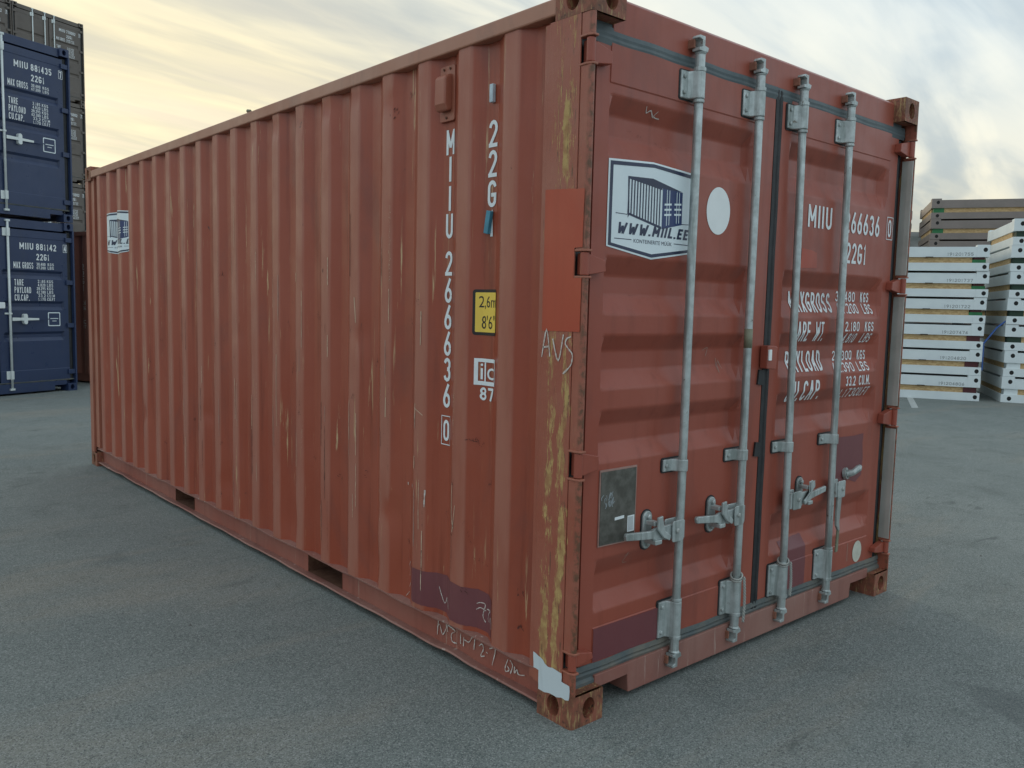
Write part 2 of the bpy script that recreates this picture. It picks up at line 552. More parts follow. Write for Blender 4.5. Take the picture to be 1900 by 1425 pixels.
# condensed plain capitals as brush strokes in a unit box
GL = {
    '0': [_loop], 'O': [_loop],
    '1': [[(.1, .78), (.55, .98), (.55, 0)]],
    '2': [_arc(.5, .74, .5, .26, 175, -25) + [(.7, .44), (.02, .02)], [(.0, .002), (1, .002)]],
    '3': [_arc(.5, .76, .48, .24, 165, -85), _arc(.5, .27, .5, .27, 85, -165)],
    '4': [[(.72, 0), (.72, 1)], [(.66, .98), (.02, .29)], [(0, .27), (1, .27)]],
    '5': [[(.92, .998), (.08, .998)], [(.08, 1.0), (.05, .55)] + _arc(.48, .31, .52, .31, 115, -160)],
    '6': [[(.80, 1), (.08, .46)], _arc(.5, .28, .5, .28, 0, 360, 16)],
    '7': [[(0, .998), (1, .998)], [(.95, .98), (.38, 0)]],
    '8': [_arc(.5, .76, .45, .24, -90, 270, 16), _arc(.5, .26, .5, .26, 90, -270, 16)],
    '9': [[(.20, 0), (.92, .54)], _arc(.5, .72, .5, .28, 0, 360, 16)],
    'A': [[(0, 0), (.47, 1)], [(1, 0), (.53, 1)], [(.2, .3), (.8, .3)]],
    'B': [[(.04, 0), (.04, 1)], [(0, .998), (.55, .998)] + _arc(.6, .77, .36, .22, 90, -90) + [(.1, .54)], [(.6, .53)] + _arc(.6, .27, .4, .265, 90, -90) + [(0, .01)]],
    'C': [_arc(.5, .75, .5, .25, 10, 180) + _arc(.5, .25, .5, .25, 180, 350)],
    'D': [[(.04, 0), (.04, 1)], [(0, .998), (.45, .998)] + _arc(.45, .74, .53, .25, 90, 0) + _arc(.45, .26, .53, .25, 0, -90) + [(0, .01)]],
    'E': [[(.04, 0), (.04, 1)], [(0, .998), (1, .998)], [(0, .51), (.85, .51)], [(0, .002), (1, .002)]],
    'F': [[(.04, 0), (.04, 1)], [(0, .998), (1, .998)], [(0, .51), (.85, .51)]],
    'G': [_arc(.5, .75, .5, .25, 10, 180) + _arc(.5, .25, .5, .25, 180, 350), [(.98, .2), (.98, .46)], [(1.0, .45), (.55, .45)]],
    'I': [[(.5, 0), (.5, 1)]],
    'K': [[(.04, 0), (.04, 1)], [(.08, .42), (.95, 1)], [(.35, .58), (1, 0)]],
    'L': [[(.04, 0), (.04, 1)], [(0, .002), (1, .002)]],
    'M': [[(.03, 0), (.03, 1)], [(.97, 0), (.97, 1)], [(.05, .98), (.5, .25)], [(.95, .98), (.5, .25)]],
    'P': [[(.04, 0), (.04, 1)], [(0, .998), (.5, .998)] + _arc(.55, .74, .43, .25, 90, -90) + [(.05, .48)]],
    'R': [[(.04, 0), (.04, 1)], [(0, .998), (.5, .998)] + _arc(.55, .74, .43, .25, 90, -90) + [(.05, .48)], [(.5, .48), (1, 0)]],
    'S': [_arc(.5, .76, .47, .24, 15, 250) + _arc(.5, .26, .5, .26, 70, -165)],
    'T': [[(.5, 0), (.5, 1)], [(0, .998), (1, .998)]],
    'U': [[(.03, 1), (.03, .28)] + _arc(.5, .25, .47, .25, 180, 360) + [(.97, .28), (.97, 1)]],
    'W': [[(0, 1), (.25, 0)], [(.25, 0), (.5, .75)], [(.5, .75), (.75, 0)], [(.75, 0), (1, 1)]],
    'X': [[(0, 0), (1, 1)], [(0, 1), (1, 0)]],
    'Y': [[(.5, 0), (.5, .48)], [(0, 1), (.5, .48)], [(1, 1), (.5, .48)]],
    '.': [[(.5, 0), (.5, .09)]], ',': [[(.6, .09), (.35, -.10)]], ' ': [],
}
GW = {'I': .30, '1': .62, '.': .24, ',': .28, ' ': .55, 'M': 1.25, 'W': 1.45, 'L': .85, 'E': .85, 'F': .85}


CI = []


def stroke_text(st, u0, u1, v0, v1, weight=0.145):
    """brush lettering fitted into a box: list of (points, layer) ribbons as quads"""
    gap = 0.30
    tot = sum(GW.get(c, 1.0) for c in st) + gap * (len(st) - 1)
    k = (u1 - u0) / tot
    h = v1 - v0
    hwu = min(h * weight / 2, k * 0.15 * weight / 0.145)
    hw = min(h * weight / 2, hwu * 1.25)
    V, F, Ly = [], [], []
    CI.clear()
    x = u0
    lay = 0
    for ci, ch in enumerate(st):
        wd = GW.get(ch, 1.0) * k
        for P in GL.get(ch, []):
            ax, bx = x + hwu, x + wd - hwu
            if ch in 'I.,':
                ax = bx = x + wd / 2
            Q = []
            for i, p in enumerate(P):
                full = i in (0, len(P) - 1) and p[1] in (0, 1)
                yy_ = v0 + h * p[1] if full else v0 + hw + (h - 2 * hw) * p[1]
                Q.append(Vector((ax + (bx - ax) * p[0] + (0 if bx > ax else (p[0] - .5) * k * .5), yy_)))
            if len(P) == 2 and abs(P[0][1] - P[1][1]) < .01 and ch not in 'I.,':
                sg = 1 if P[1][0] > P[0][0] else -1
                Q[0].x -= sg * hwu * .95
                Q[1].x += sg * hwu * .95
            n0 = len(V)
            for i, p in enumerate(Q):
                d0 = (Q[i] - Q[i - 1]).normalized() if i else None
                d1 = (Q[i + 1] - Q[i]).normalized() if i < len(Q) - 1 else None
                d = ((d0 or d1) + (d1 or d0)).normalized()
                m_ = 1.0 if (d0 is None or d1 is None) else min(1.5, 1 / max(0.5, d.dot(d1)))
                nx, ny = -d.y * hwu * m_, d.x * hw * m_
                V += [(p.x + nx, p.y + ny), (p.x - nx, p.y - ny)]
                Ly += [lay, lay]
                CI.extend([ci, ci])
            F += [(n0 + 2 * i, n0 + 2 * i + 1, n0 + 2 * i + 3, n0 + 2 * i + 2) for i in range(len(Q) - 1)]
            lay = (lay + 1) % 4
        x += wd + gap * k
    return V, F, Ly


LAY = {}


def flat_shapes(items):
    """items: ('t', text, u0,u1,v0,v1[,bold]) or ('p', [(u,v)...]) or ('h', outer, inner) ring -> 2D verts, faces"""
    V, F = [], []
    for it in items:
        k = len(V)
        if it[0] == 'm':
            for i, q in enumerate(it[3]):
                LAY[k + i] = q
            V += it[1]
            F += [tuple(i + k for i in q) for q in it[2]]
        elif it[0] == 'b':                      # broken scuff: small ragged flecks along a path
            P, wd = it[1], it[2]
            n = max(6, int(sum((Vector(a) - Vector(b)).length for a, b in zip(P[:-1], P[1:])) / 0.005))
            for j in range(n):
                f_ = random.random() * (len(P) - 1)
                a, b = P[int(f_)], P[min(int(f_) + 1, len(P) - 1)]
                q = f_ - int(f_)
                cu_ = a[0] + (b[0] - a[0]) * q + random.gauss(0, wd * .55)
                cv_ = a[1] + (b[1] - a[1]) * q + random.gauss(0, wd * .55)
                dd_ = Vector((b[0] - a[0], b[1] - a[1]))
                an = math.atan2(dd_.y, dd_.x) + random.gauss(0, .35)
                ln_, th_ = wd * random.uniform(.3, 1.3), wd * random.uniform(.06, .24)
                ca_, sa_ = math.cos(an), math.sin(an)
                kk = len(V)
                for m_ in range(6):
                    e1 = ln_ * (-.5, -.2, .25, .5, .2, -.3)[m_]
                    e2 = th_ * (0, .5, .45, 0, -.5, -.4)[m_] * random.uniform(.5, 1.4)
                    V.append((cu_ + e1 * ca_ - e2 * sa_, cv_ + e1 * sa_ + e2 * ca_))
                for m_ in range(6):
                    LAY[kk + m_] = j % 5
                F.append(tuple(range(kk, kk + 6)))
        elif it[0] == 's':
            v_, f_, l_ = stroke_text(*it[1:])
            for i, q in enumerate(l_):
                LAY[k + i] = q
            V += v_
            F += [tuple(i + k for i in q) for q in f_]
        elif it[0] == 't':
            g, f = text_geo(it[1])
            u0, u1, v0, v1 = it[2:6]
            V += [(u0 + a * (u1 - u0), v0 + b * (v1 - v0)) for a, b in g]
            F += [tuple(i + k for i in q) for q in f]
        elif it[0] == 'p':
            V += list(it[1])
            F.append(tuple(range(k, k + len(it[1]))))
        elif it[0] == 'h':
            n = len(it[1])
            V += list(it[1]) + list(it[2])
            F += [(k + i, k + (i + 1) % n, k + n + (i + 1) % n, k + n + i) for i in range(n)]
        elif it[0] == 'l':                      # ribbon along a polyline, width it[2]
            P = [Vector(p) for p in it[1]]
            if len(P) > 2:
                E_ = [P[0]] + P + [P[-1]]
                P = [0.5 * (2 * E_[i] + (E_[i + 1] - E_[i - 1]) * t_ + (2 * E_[i - 1] - 5 * E_[i] + 4 * E_[i + 1] - E_[i + 2]) * t_ ** 2 + (3 * E_[i] - E_[i - 1] - 3 * E_[i + 1] + E_[i + 2]) * t_ ** 3)
                     for i in range(1, len(E_) - 2) for t_ in (0, .25, .5, .75)] + [P[-1]]
            hw = it[2] / 2
            for i, p in enumerate(P):
                a, b = P[max(i - 1, 0)], P[min(i + 1, len(P) - 1)]
                d = Vector((b[0] - a[0], b[1] - a[1]))
                d = d.normalized() if d.length else Vector((1, 0))
                ww = hw * (0.45 + 0.8 * random.random())
                V += [(p[0] - d.y * ww, p[1] + d.x * ww), (p[0] + d.y * ww, p[1] - d.x * ww)]
            F += [(k + 2 * i, k + 2 * i + 1, k + 2 * i + 3, k + 2 * i + 2) for i in range(len(P) - 1)]
    return V, F


def drape(name, items, mat, fn, parent, ubreaks=(), vbreaks=(), label=None, out=(0, -1, 0)):
    """cut flat shapes at the breaks and lay them on a surface with fn(u, v) -> xyz"""
    LAY.clear()
    V, F = flat_shapes(items)
    bm = bmesh.new()
    bv = [bm.verts.new((a, b, LAY.get(i, 0))) for i, (a, b) in enumerate(V)]
    for f in F:
        try:
            bm.faces.new([bv[i] for i in f])
        except ValueError:
            pass
    us = [a for a, b in V]
    vs = [b for a, b in V]
    for br, lo, hi, no in ((ubreaks, min(us), max(us), (1, 0, 0)), (vbreaks, min(vs), max(vs), (0, 1, 0))):
        for c in br:
            if lo < c < hi:
                bmesh.ops.bisect_plane(bm, geom=bm.verts[:] + bm.edges[:] + bm.faces[:], plane_co=Vector(no) * c, plane_no=no, dist=1e-6)
    for v in bm.verts:
        v.co = Vector(fn(v.co.x, v.co.y)) + Vector(out) * (v.co.z * 0.00018)
    me = bpy.data.meshes.new(name)
    bm.to_mesh(me)
    bm.free()
    return link_mesh(name, me, mat, parent, label=label)


def ellipse(cu, cv, ru, rv_, n=32):
    return [(cu + ru * math.cos(2 * math.pi * i / n), cv + rv_ * math.sin(2 * math.pi * i / n)) for i in range(n)]


def rrect(x0, x1, z0, z1, r, n=4):
    pts = []
    for cx, cz, a0 in ((x1 - r, z1 - r, 0), (x0 + r, z1 - r, 90), (x0 + r, z0 + r, 180), (x1 - r, z0 + r, 270)):
        for i in range(n + 1):
            a = R(a0 + 90 * i / n)
            pts.append((cx + r * math.cos(a), cz + r * math.sin(a)))
    return pts


def rough(P, amp=0.004, step=0.02, seed=1):
    """brushed outline: subdivide a polygon's edges and shake the points"""
    q_ = random.Random(seed)
    out = []
    for a, b in zip(P, P[1:] + P[:1]):
        n = max(1, int(math.hypot(b[0] - a[0], b[1] - a[1]) / step))
        for i in range(n):
            f_ = i / n
            out.append((a[0] + (b[0] - a[0]) * f_ + q_.uniform(-amp, amp), a[1] + (b[1] - a[1]) * f_ + q_.uniform(-amp, amp)))
    return out


# ------------------------------------------------------------------ ground
gm = MB()
gxs = [-400, -60, -12, -4, -1, 2, 5, 9, 14, 24, 60, 400]
gm.grid(gxs, [-400, -60, -12, -4, -1, 2, 5, 9, 14, 24, 60, 400], lambda a, b: (a, b, 0.0))
ground = gm.build('ground', 'asphalt')
ground['kind'] = 'structure'
mk = MB().add([(13.2, 4.66, 0.004), (13.31, 4.6, 0.004), (11.68, 3.80, 0.004), (11.57, 3.86, 0.004)], [(0, 1, 2, 3)]).build('road_marking', 'road_paint')
mk['kind'] = 'structure'
hill = MB()
hx = [-34 + i * 4 for i in range(18)]
hy = [-16 + i * 4 for i in range(9)]


def hill_pt(a, b):
    d = math.hypot(a / 34, b / 16)
    h = 12.5 * max(0.0, 1 - d * d) + (random.random() - 0.5) * 1.2
    return (112 + a * 0.4 + b * 0.9, 47 - a * 0.9 + b * 0.4, max(h, -0.3) if d < 1 else -0.3)


hill.grid(hx, hy, hill_pt)
hill.build('hill', 'hill_stone')['kind'] = 'structure'
gv = MB()
for i in range(420):
    x, y = random.uniform(-2.2, 5.5), random.uniform(-1.6, 9)
    if -0.1 < x < 2.6 and -0.1 < y < 6.2:
        continue
    r = random.uniform(0.002, 0.006) * (2.0 if random.random() < 0.06 else 1)
    a = random.random() * 6
    pts = [(x + r * math.cos(a + k * 1.57) * random.uniform(.7, 1.3), y + r * math.sin(a + k * 1.57) * random.uniform(.7, 1.3), 0.001) for k in range(4)]
    gv.add(pts + [(x, y, r * random.uniform(.6, 1.1))], [(0, 1, 4), (1, 2, 4), (2, 3, 4), (3, 0, 4)])
g = gv.build('gravel', 'gravel_stone')
g['kind'] = 'stuff'
g['label'] = 'loose grit and small stones scattered on the asphalt'

# ------------------------------------------------------------------ the red container in front
L, W, H = 6.058, 2.438, 2.591
hero = empty('shipping_container', 'weathered brick red shipping container in the foreground, doors with four locking bars', 'container')

PITCH, YO = 0.278, 0.381
XO, XI = 0.008, 0.044
DENTS = [(2.64, 2.42, .045, .010), (2.36, 2.43, .05, .012), (2.08, 2.42, .05, .010), (1.80, 2.44, .05, .016), (1.53, 2.45, .05, .012), (1.24, 2.38, .06, .010),
         (4.61, 0.62, .06, .014), (3.4, 0.75, .05, .012), (2.9, 1.3, .05, .006), (1.5, 1.35, .06, .008), (1.22, 0.55, .07, .010), (3.1, 0.35, .08, .01), (2.2, 0.3, .09, .012), (1.35, .28, .08, .01)]


def corr(y):
    t = (y - YO) % PITCH
    if t < 0.072:
        return 0.0
    if t < 0.140:
        return (t - 0.072) / 0.068
    if t < 0.210:
        return 1.0
    return 1.0 - (t - 0.210) / 0.068


def side_x(y, z):
    c = sum(corr(y + o) for o in (-.0045, -.002, 0, .002, .0045)) / 5
    if y < 0.30 or y > 5.82:
        c = 1.0
    x = XO + (XI - XO) * c
    if 1.15 < y < 4.8:
        x += 0.0018 * math.sin(y * 7.3 + z * 2.1) * math.sin(z * 3.3 + y)
        for dy_, dz_, r, d in DENTS:
            q = ((y - dy_) ** 2 + (z - dz_) ** 2) / (r * r)
            if q < 6:
                x += d * math.exp(-q)
    return x


YB = []
for k in range(-1, 21):
    for o in (0, .072, .140, .210):
        for e in (-.005, -.0018, .0018, .005):
            q = YO + k * PITCH + o + e
            if 0.24 < q < 5.845:
                YB.append(q)
YB = [0.237] + sorted(YB) + [5.85]
ZB = [0.163] + [0.163 + (2.50 - 0.163) * i / 56 for i in range(1, 57)]
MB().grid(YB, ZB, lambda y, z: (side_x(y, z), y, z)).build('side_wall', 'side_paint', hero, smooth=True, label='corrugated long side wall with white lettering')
MB().grid([y for y in YB], [0.163, 2.5], lambda y, z: (W - XO - (XI - XO) * corr(y), y, z)).build('side_wall', 'red_paint', hero, smooth=True)
# far end wall and roof
xe = [0.06 + i * (W - .12) / 60 for i in range(61)]
MB().grid(xe, [0.163, 2.5], lambda x, z: (x, L - 0.02 - 0.04 * (0.5 + 0.5 * max(-1, min(1, 2.2 * math.sin(x * 24)))), z)).build('end_wall', 'red_paint', hero)
MB().grid([0.05, 0.4, 0.8, 1.2, 1.6, 2.0, W - 0.05], [0.10 + i * 0.104 for i in range(57)], lambda x, y: (x, y, 2.552 - (0.014 if int(y / 0.104) % 2 else 0.0))).build('roof', 'red_paint', hero)
MB().box(0.06, W - 0.06, 0.10, L - 0.1, 0.120, 0.145).build('floor', 'brown_paint', hero)
for i in range(19):
    y = 0.35 + i * 0.30
    if 1.62 < y < 2.14 or 3.64 < y < 4.16:
        continue
    MB().box(0.08, W - 0.08, y, y + 0.045, 0.030, 0.1205).build('cross_member', 'brown_paint', hero)

# top side rails
for x0, x1 in ((0.0, 0.06), (W - 0.06, W)):
    MB().box(x0, x1, 0.178, L - 0.178, 2.494, 2.553).build('top_rail', 'glare_rail_paint', hero, bevel=0.006)
# small lifting lug standing on the roof edge
MB().tube([(0.06, 2.76, 2.55), (0.055, 2.775, 2.578)], 0.004, 8).tube([(0.05, 2.765, 2.580), (0.05, 2.80, 2.584)], [0.007, 0.011], 10).build('roof_lug', 'olive_tape', hero, smooth=True)


def nz(y, a, s=0.0):
    return a * (math.sin(y * 9.1 + s) * 0.5 + math.sin(y * 23.7 + s * 2) * 0.3 + math.sin(y * 51 + s * 3) * 0.2)


def dentk(y):
    """the rail lip is bent up near the door end"""
    return 0.010 * math.exp(-((y - 0.72) / 0.10) ** 2) + 0.006 * math.exp(-((y - 1.35) / 0.16) ** 2) + 0.005 * math.exp(-((y - 5.2) / 0.1) ** 2)


ys = [0.178 + i * (L - 0.356) / 240 for i in range(241)]
for side in (0, 1):
    sx = (lambda x: x) if side == 0 else (lambda x: W - x)
    # ledge the wall stands on
    prof = [(0.060, 0.150), (0.010, 0.152), (0.004, 0.157), (0.004, 0.163), (0.06, 0.168)]
    m = MB()
    m.grid(ys, prof, lambda y, p: (sx(p[0] + (nz(y, .004, 1) if p[0] < 0.02 else 0) + 0.003), y, p[1] + (nz(y, .004, 2) if p[0] < 0.02 else 0)))
    m.build('rail_ledge', 'sill_paint', hero, smooth=False)
    # lower lip
    prof = [(0.058, 0.037), (0.012, 0.039), (0.008, 0.033), (0.012, 0.028), (0.06, 0.027)]
    m = MB()
    m.grid(ys, prof, lambda y, p: (sx(p[0] + nz(y, .004, 4)), y, p[1] + nz(y, .0025, 5) + dentk(y)))
    m.build('rail_lip', 'sill_paint', hero)
    # web between the fork pockets
    for a, b in ((0.178, 1.70), (2.06, 3.72), (4.08, L - 0.178)):
        yy = [a + (b - a) * i / 60 for i in range(61)]
        m = MB()
        m.grid(yy, [0.036, 0.07, 0.11, 0.152], lambda y, z: (sx(0.052 + nz(y, .004, 6)), y, z))
        m.build('rail_web', 'web_paint', hero, smooth=True)
for a, b in ((1.70, 2.06), (3.72, 4.08)):
    m = MB()
    m.add([(0.05, a, 0.040), (W - 0.05, a, 0.040), (W - 0.05, b, 0.040), (0.05, b, 0.040)], [(0, 1, 2, 3)])
    m.add([(0.05, a, 0.040), (W - 0.05, a, 0.040), (W - 0.05, a, 0.150), (0.05, a, 0.150)], [(0, 1, 2, 3)])
    m.add([(0.05, b, 0.040), (W - 0.05, b, 0.040), (W - 0.05, b, 0.150), (0.05, b, 0.150)], [(0, 1, 2, 3)])
    m.add([(0.05, a, 0.149), (W - 0.05, a, 0.149), (W - 0.05, b, 0.149), (0.05, b, 0.149)], [(0, 1, 2, 3)])
    m.build('fork_pocket', 'rusty_steel', hero)


def casting_mb(mx, my, mz, r=0.016):
    """corner casting with oval holes in its side, end and top faces; mx/my/mz say which corner it sits at"""
    cx, cy, cz = 0.162, 0.178, 0.118
    m = MB()
    n = 24

    def face(fn, a0, a1, b0, b1, ca, cb, ra, rb, depth):
        ring = []
        for i in range(n):
            t = 2 * math.pi * i / n
            c, s = math.cos(t), math.sin(t)
            k = max(abs(c), abs(s))
            ring.append(((a0 + a1) / 2 + (a1 - a0) / 2 * c / k, (b0 + b1) / 2 + (b1 - b0) / 2 * s / k))
        hole = ellipse(ca, cb, ra, rb, n)
        vs = [fn(a, b, 0) for a, b in ring] + [fn(a, b, 0) for a, b in hole] + [fn(a, b, depth) for a, b in hole]
        fs = [(i, (i + 1) % n, n + (i + 1) % n, n + i) for i in range(n)]
        fs += [(n + i, n + (i + 1) % n, 2 * n + (i + 1) % n, 2 * n + i) for i in range(n)]
        fs.append(tuple(2 * n + i for i in range(n)))
        m.add(vs, fs)

    face(lambda a, b, d: (a, d, b), r, cx, 0, cz, 0.089, 0.060, 0.0315, 0.040, 0.07)         # end face
    face(lambda a, b, d: (d, a, b), r, cy, 0, cz, 0.095, 0.060, 0.0315, 0.040, 0.07)         # side face
    face(lambda a, b, d: (a, b, cz - d if False else d * 0), 0.012, cx, 0.012, cy, 0.089, 0.10, 0.03, 0.055, 0.0)
    face(lambda a, b, d: (a, b, cz), 0.012, cx, 0.012, cy, 0.089, 0.10, 0.03, 0.055, 0.0)
    arc = [(r - r * math.cos(R(t)), r - r * math.sin(R(t))) for t in range(0, 91, 15)]
    for (a, b), (c, d) in zip(arc[:-1], arc[1:]):
        m.add([(a, b, 0), (c, d, 0), (c, d, cz), (a, b, cz)], [(0, 1, 2, 3)])
    for z in (0, cz):
        m.add([(a, b, z) for a, b in arc] + [(r, 0.012, z), (0.012, 0.012, z), (0.012, r, z)], [tuple(range(len(arc) + 3))])
    m.add([(cx, 0, 0), (cx, cy, 0), (cx, cy, cz), (cx, 0, cz)], [(0, 1, 2, 3)])
    m.add([(0, cy, 0), (cx, cy, 0), (cx, cy, cz), (0, cy, cz)], [(0, 1, 2, 3)])
    m.v = [((W - x) if mx else x, (L - y) if my else y, (H - z) if mz else z) for x, y, z in m.v]
    return m


for mx in (0, 1):
    for my in (0, 1):
        for mz in (0, 1):
            casting_mb(mx, my, mz).build('corner_casting', 'worn_casting_paint', hero)

# corner posts at the door end, notched for the hinges
HZ = [(2.305, 2.397), (1.602, 1.692), (0.902, 1.001), (0.205, 0.278)]
for mx in (0, 1):
    fx = (lambda x: x) if mx == 0 else (lambda x: W - x)
    m = MB()
    back = [(0.0, 0.053), (0.0, 0.203), (0.010, 0.207), (0.012, 0.238), (0.060, 0.238), (0.060, 0.232), (0.018, 0.232), (0.016, 0.203), (0.006, 0.199), (0.006, 0.053)]
    m.prism([(fx(a), b) for a, b in back], 0.118, 2.473)
    front = [(0.0022, 0.0505), (0.0015, 0.014), (0.005, 0.005), (0.012, 0.0), (0.020, 0.001), (0.022, 0.058)]
    zs = [0.118] + [q for a, b in reversed(HZ) for q in (a, b)] + [2.473]
    for i in range(0, len(zs), 2):
        m.prism([(fx(a), b) for a, b in front], zs[i], zs[i + 1])
    m.build('corner_post', 'worn_post_paint', hero, bevel=0.0015, label='corner post scraped down to yellow primer and rust' if mx == 0 else None)
    m = MB()
    m.prism([(fx(a), b) for a, b in [(0, L - 0.10), (0.0, L - 0.01), (0.01, L), (0.12, L), (0.12, L - 0.012), (0.04, L - .02), (0.018, L - .10)]], 0.118, 2.473)
    m.prism([(fx(a), b) for a, b in [(0.018, L - 0.20), (0.018, L - .10), (0.03, L - .10), (0.05, L - .2)]], 0.163, 2.494)
    m.build('corner_post', 'rail_paint', hero, bevel=0.002)
# bare metal strip inside the far door post, seen between the hinges
for i in range(3):
    z1, z0 = HZ[i][0] - 0.012, HZ[i + 1][1] + 0.012
    MB().prism([(W - 0.0215, 0.004), (W - 0.0240, 0.006), (W - 0.026, 0.03), (W - 0.026, 0.060), (W - 0.0215, 0.062)], z0, z1).build('post_liner', 'liner_metal', hero)

# header and sill
MB().prism([(0.056, 2.448), (0.056, 2.560), (0.075, 2.576), (0.16, 2.572), (0.16, 2.448)], 0.162, W - 0.162, 'x').build('door_header', 'red_door_paint', hero, bevel=0.003)
for a, b in ((0.06, 0.162), (W - 0.162, W - 0.06)):
    MB().box(a, b, 0.062, 0.16, 2.40, 2.4725).build('header_gusset', 'dusty_rubber', hero)
sill = [(0.162, 0.095), (0.345, 0.098), (0.352, 0.026), (W - 0.352, 0.026), (W - 0.345, 0.098), (W - 0.162, 0.095), (W - 0.162, 0.145), (0.162, 0.145)]
MB().prism(sill, 0.042, 0.14, 'y').build('door_sill', 'sill_paint', hero, bevel=0.003)
for a, b in ((0.022, 0.162), (W - 0.162, W - 0.022)):
    MB().prism([(0.046, 0.1185), (0.046, 0.130), (0.075, 0.165), (0.13, 0.165), (0.13, 0.1185)], a, b, 'x').build('sill_end', 'dirty_rubber', hero)

# ---- doors
DR = [(2.243, 0), (2.178, 1), (2.105, 1), (2.026, 0), (1.684, 0), (1.616, 1), (1.546, 1), (1.477, 0), (1.402, 0), (1.343, 1), (1.27, 1), (1.206, 0),
      (1.13, 0), (1.071, 1), (1.001, 1), (.937, 0), (.578, 0), (.510, 1), (.435, 1), (.38, 0)]


def ddepth0(z):
    if z >= DR[0][0] or z <= DR[-1][0]:
        return 0.0
    for (za, da), (zb, db) in zip(DR[:-1], DR[1:]):
        if zb <= z <= za:
            return da + (db - da) * (za - z) / (za - zb)
    return 0.0


def ddepth(z):
    return sum(ddepth0(z + o) for o in (-.006, -.003, 0, .003, .006)) / 5


DPAN = {0: (0.155, 1.062), 1: (1.318, 2.268)}
DEDGE = {0: (0.086, 1.192), 1: (1.246, 2.350)}


def door_y(x, z, d=None):
    d = d if d is not None else (0 if x < 1.22 else 1)
    a, b = DPAN[d]
    wx = max(0.0, min(1.0, min((x - a) / 0.018, (b - x) / 0.06)))
    y = 0.058 + 0.036 * ddepth(z) * wx
    if a < x < b and (z > 2.279 or z < 0.322):
        y -= 0.003
    if a + 0.02 < x < b - 0.02 and 0.4 < z < 2.2:
        y += 0.0012 * math.sin(x * 11 + z * 5) * math.sin(z * 6.1)
    return y


DZB = sorted(set([0.186, 0.25, 0.319, 0.3235, 0.35] + [round(z + e, 4) for z, _ in DR for e in (-.007, -.0025, .0025, .007)] + [2.276, 2.281, 2.35, 2.414, 1.85, 0.75, 1.95, 1.76, .66, .84]))
doors = []
for d in (0, 1):
    a, b = DPAN[d]
    e0, e1 = DEDGE[d]
    xs = [e0, a, a + 0.0015, a + 0.018] + [a + 0.018 + (b - a - 0.078) * i / 12 for i in range(1, 12)] + [b - 0.06, b - 0.03, b - 0.0015, b, e1]
    m = MB()
    m.grid(xs, DZB, lambda x, z: (x, door_y(x, z, d), z))
    m.add([(e0, 0.058, DZB[0]), (e0, 0.058, DZB[-1]), (e0, 0.11, DZB[-1]), (e0, 0.11, DZB[0]), (e1, 0.058, DZB[0]), (e1, 0.058, DZB[-1]), (e1, 0.11, DZB[-1]), (e1, 0.11, DZB[0])],
          [(0, 1, 2, 3), (4, 5, 6, 7), (1, 5, 6, 2), (0, 4, 7, 3), (3, 7, 6, 2)])
    dd = m.build('door', 'red_door_paint', hero, smooth=False, label=('left door leaf with company sticker and data plate' if d == 0 else 'right door leaf with white weight lettering'))
    doors.append(dd)
DL, DRt = doors


# rubber seals round the doors
def strip(name, mat, parent, x0, x1, z0, z1, y0, y1, ridge, vertical):
    """gasket strip with moulded ridges and a slightly wavy edge"""
    n = 60
    m = MB()
    if vertical:
        us = [z0 + (z1 - z0) * i / n for i in range(n + 1)]
        ps = [(x0, y1), (x0, y0 + .004), (x0 + .3 * (x1 - x0), y0), (x0 + .45 * (x1 - x0), y0 + ridge), (x0 + .6 * (x1 - x0), y0), (x1, y0 + .004), (x1, y1)]
        m.grid(us, ps, lambda z, p: (p[0] + 0.0012 * math.sin(z * 17), p[1], z))
    else:
        us = [x0 + (x1 - x0) * i / n for i in range(n + 1)]
        ps = [(z0, y1), (z0, y0 + .004), (z0 + .3 * (z1 - z0), y0), (z0 + .45 * (z1 - z0), y0 + ridge), (z0 + .6 * (z1 - z0), y0), (z1, y0 + .004), (z1, y1)]
        m.grid(us, ps, lambda x, p: (x, p[1], p[0] + 0.0015 * math.sin(x * 21)))
    return m.build(name, mat, parent)


strip('door_seal', 'dusty_rubber', DL, 0.03, 1.2, 2.400, 2.461, 0.0535, 0.10, 0.0018, False)
strip('door_seal', 'dusty_rubber', DRt, 1.2, W - 0.03, 2.400, 2.461, 0.0540, 0.10, 0.0018, False)
strip('door_seal', 'dirty_rubber', DL, 0.03, 1.2, 0.140, 0.190, 0.050, 0.10, 0.007, False)
strip('door_seal', 'dirty_rubber', DRt, 1.2, W - 0.03, 0.140, 0.190, 0.0505, 0.10, 0.007, False)
strip('door_seal', 'black_rubber', DRt, 1.194, 1.245, 0.16, 2.44, 0.052, 0.10, 0.008, True)
strip('door_seal', 'black_rubber', DRt, 2.351, W - 0.024, 0.15, 2.43, 0.068, 0.10, 0.006, True)
strip('door_seal', 'black_rubber', DL, 0.024, 0.085, 0.15, 2.43, 0.068, 0.10, 0.006, True)

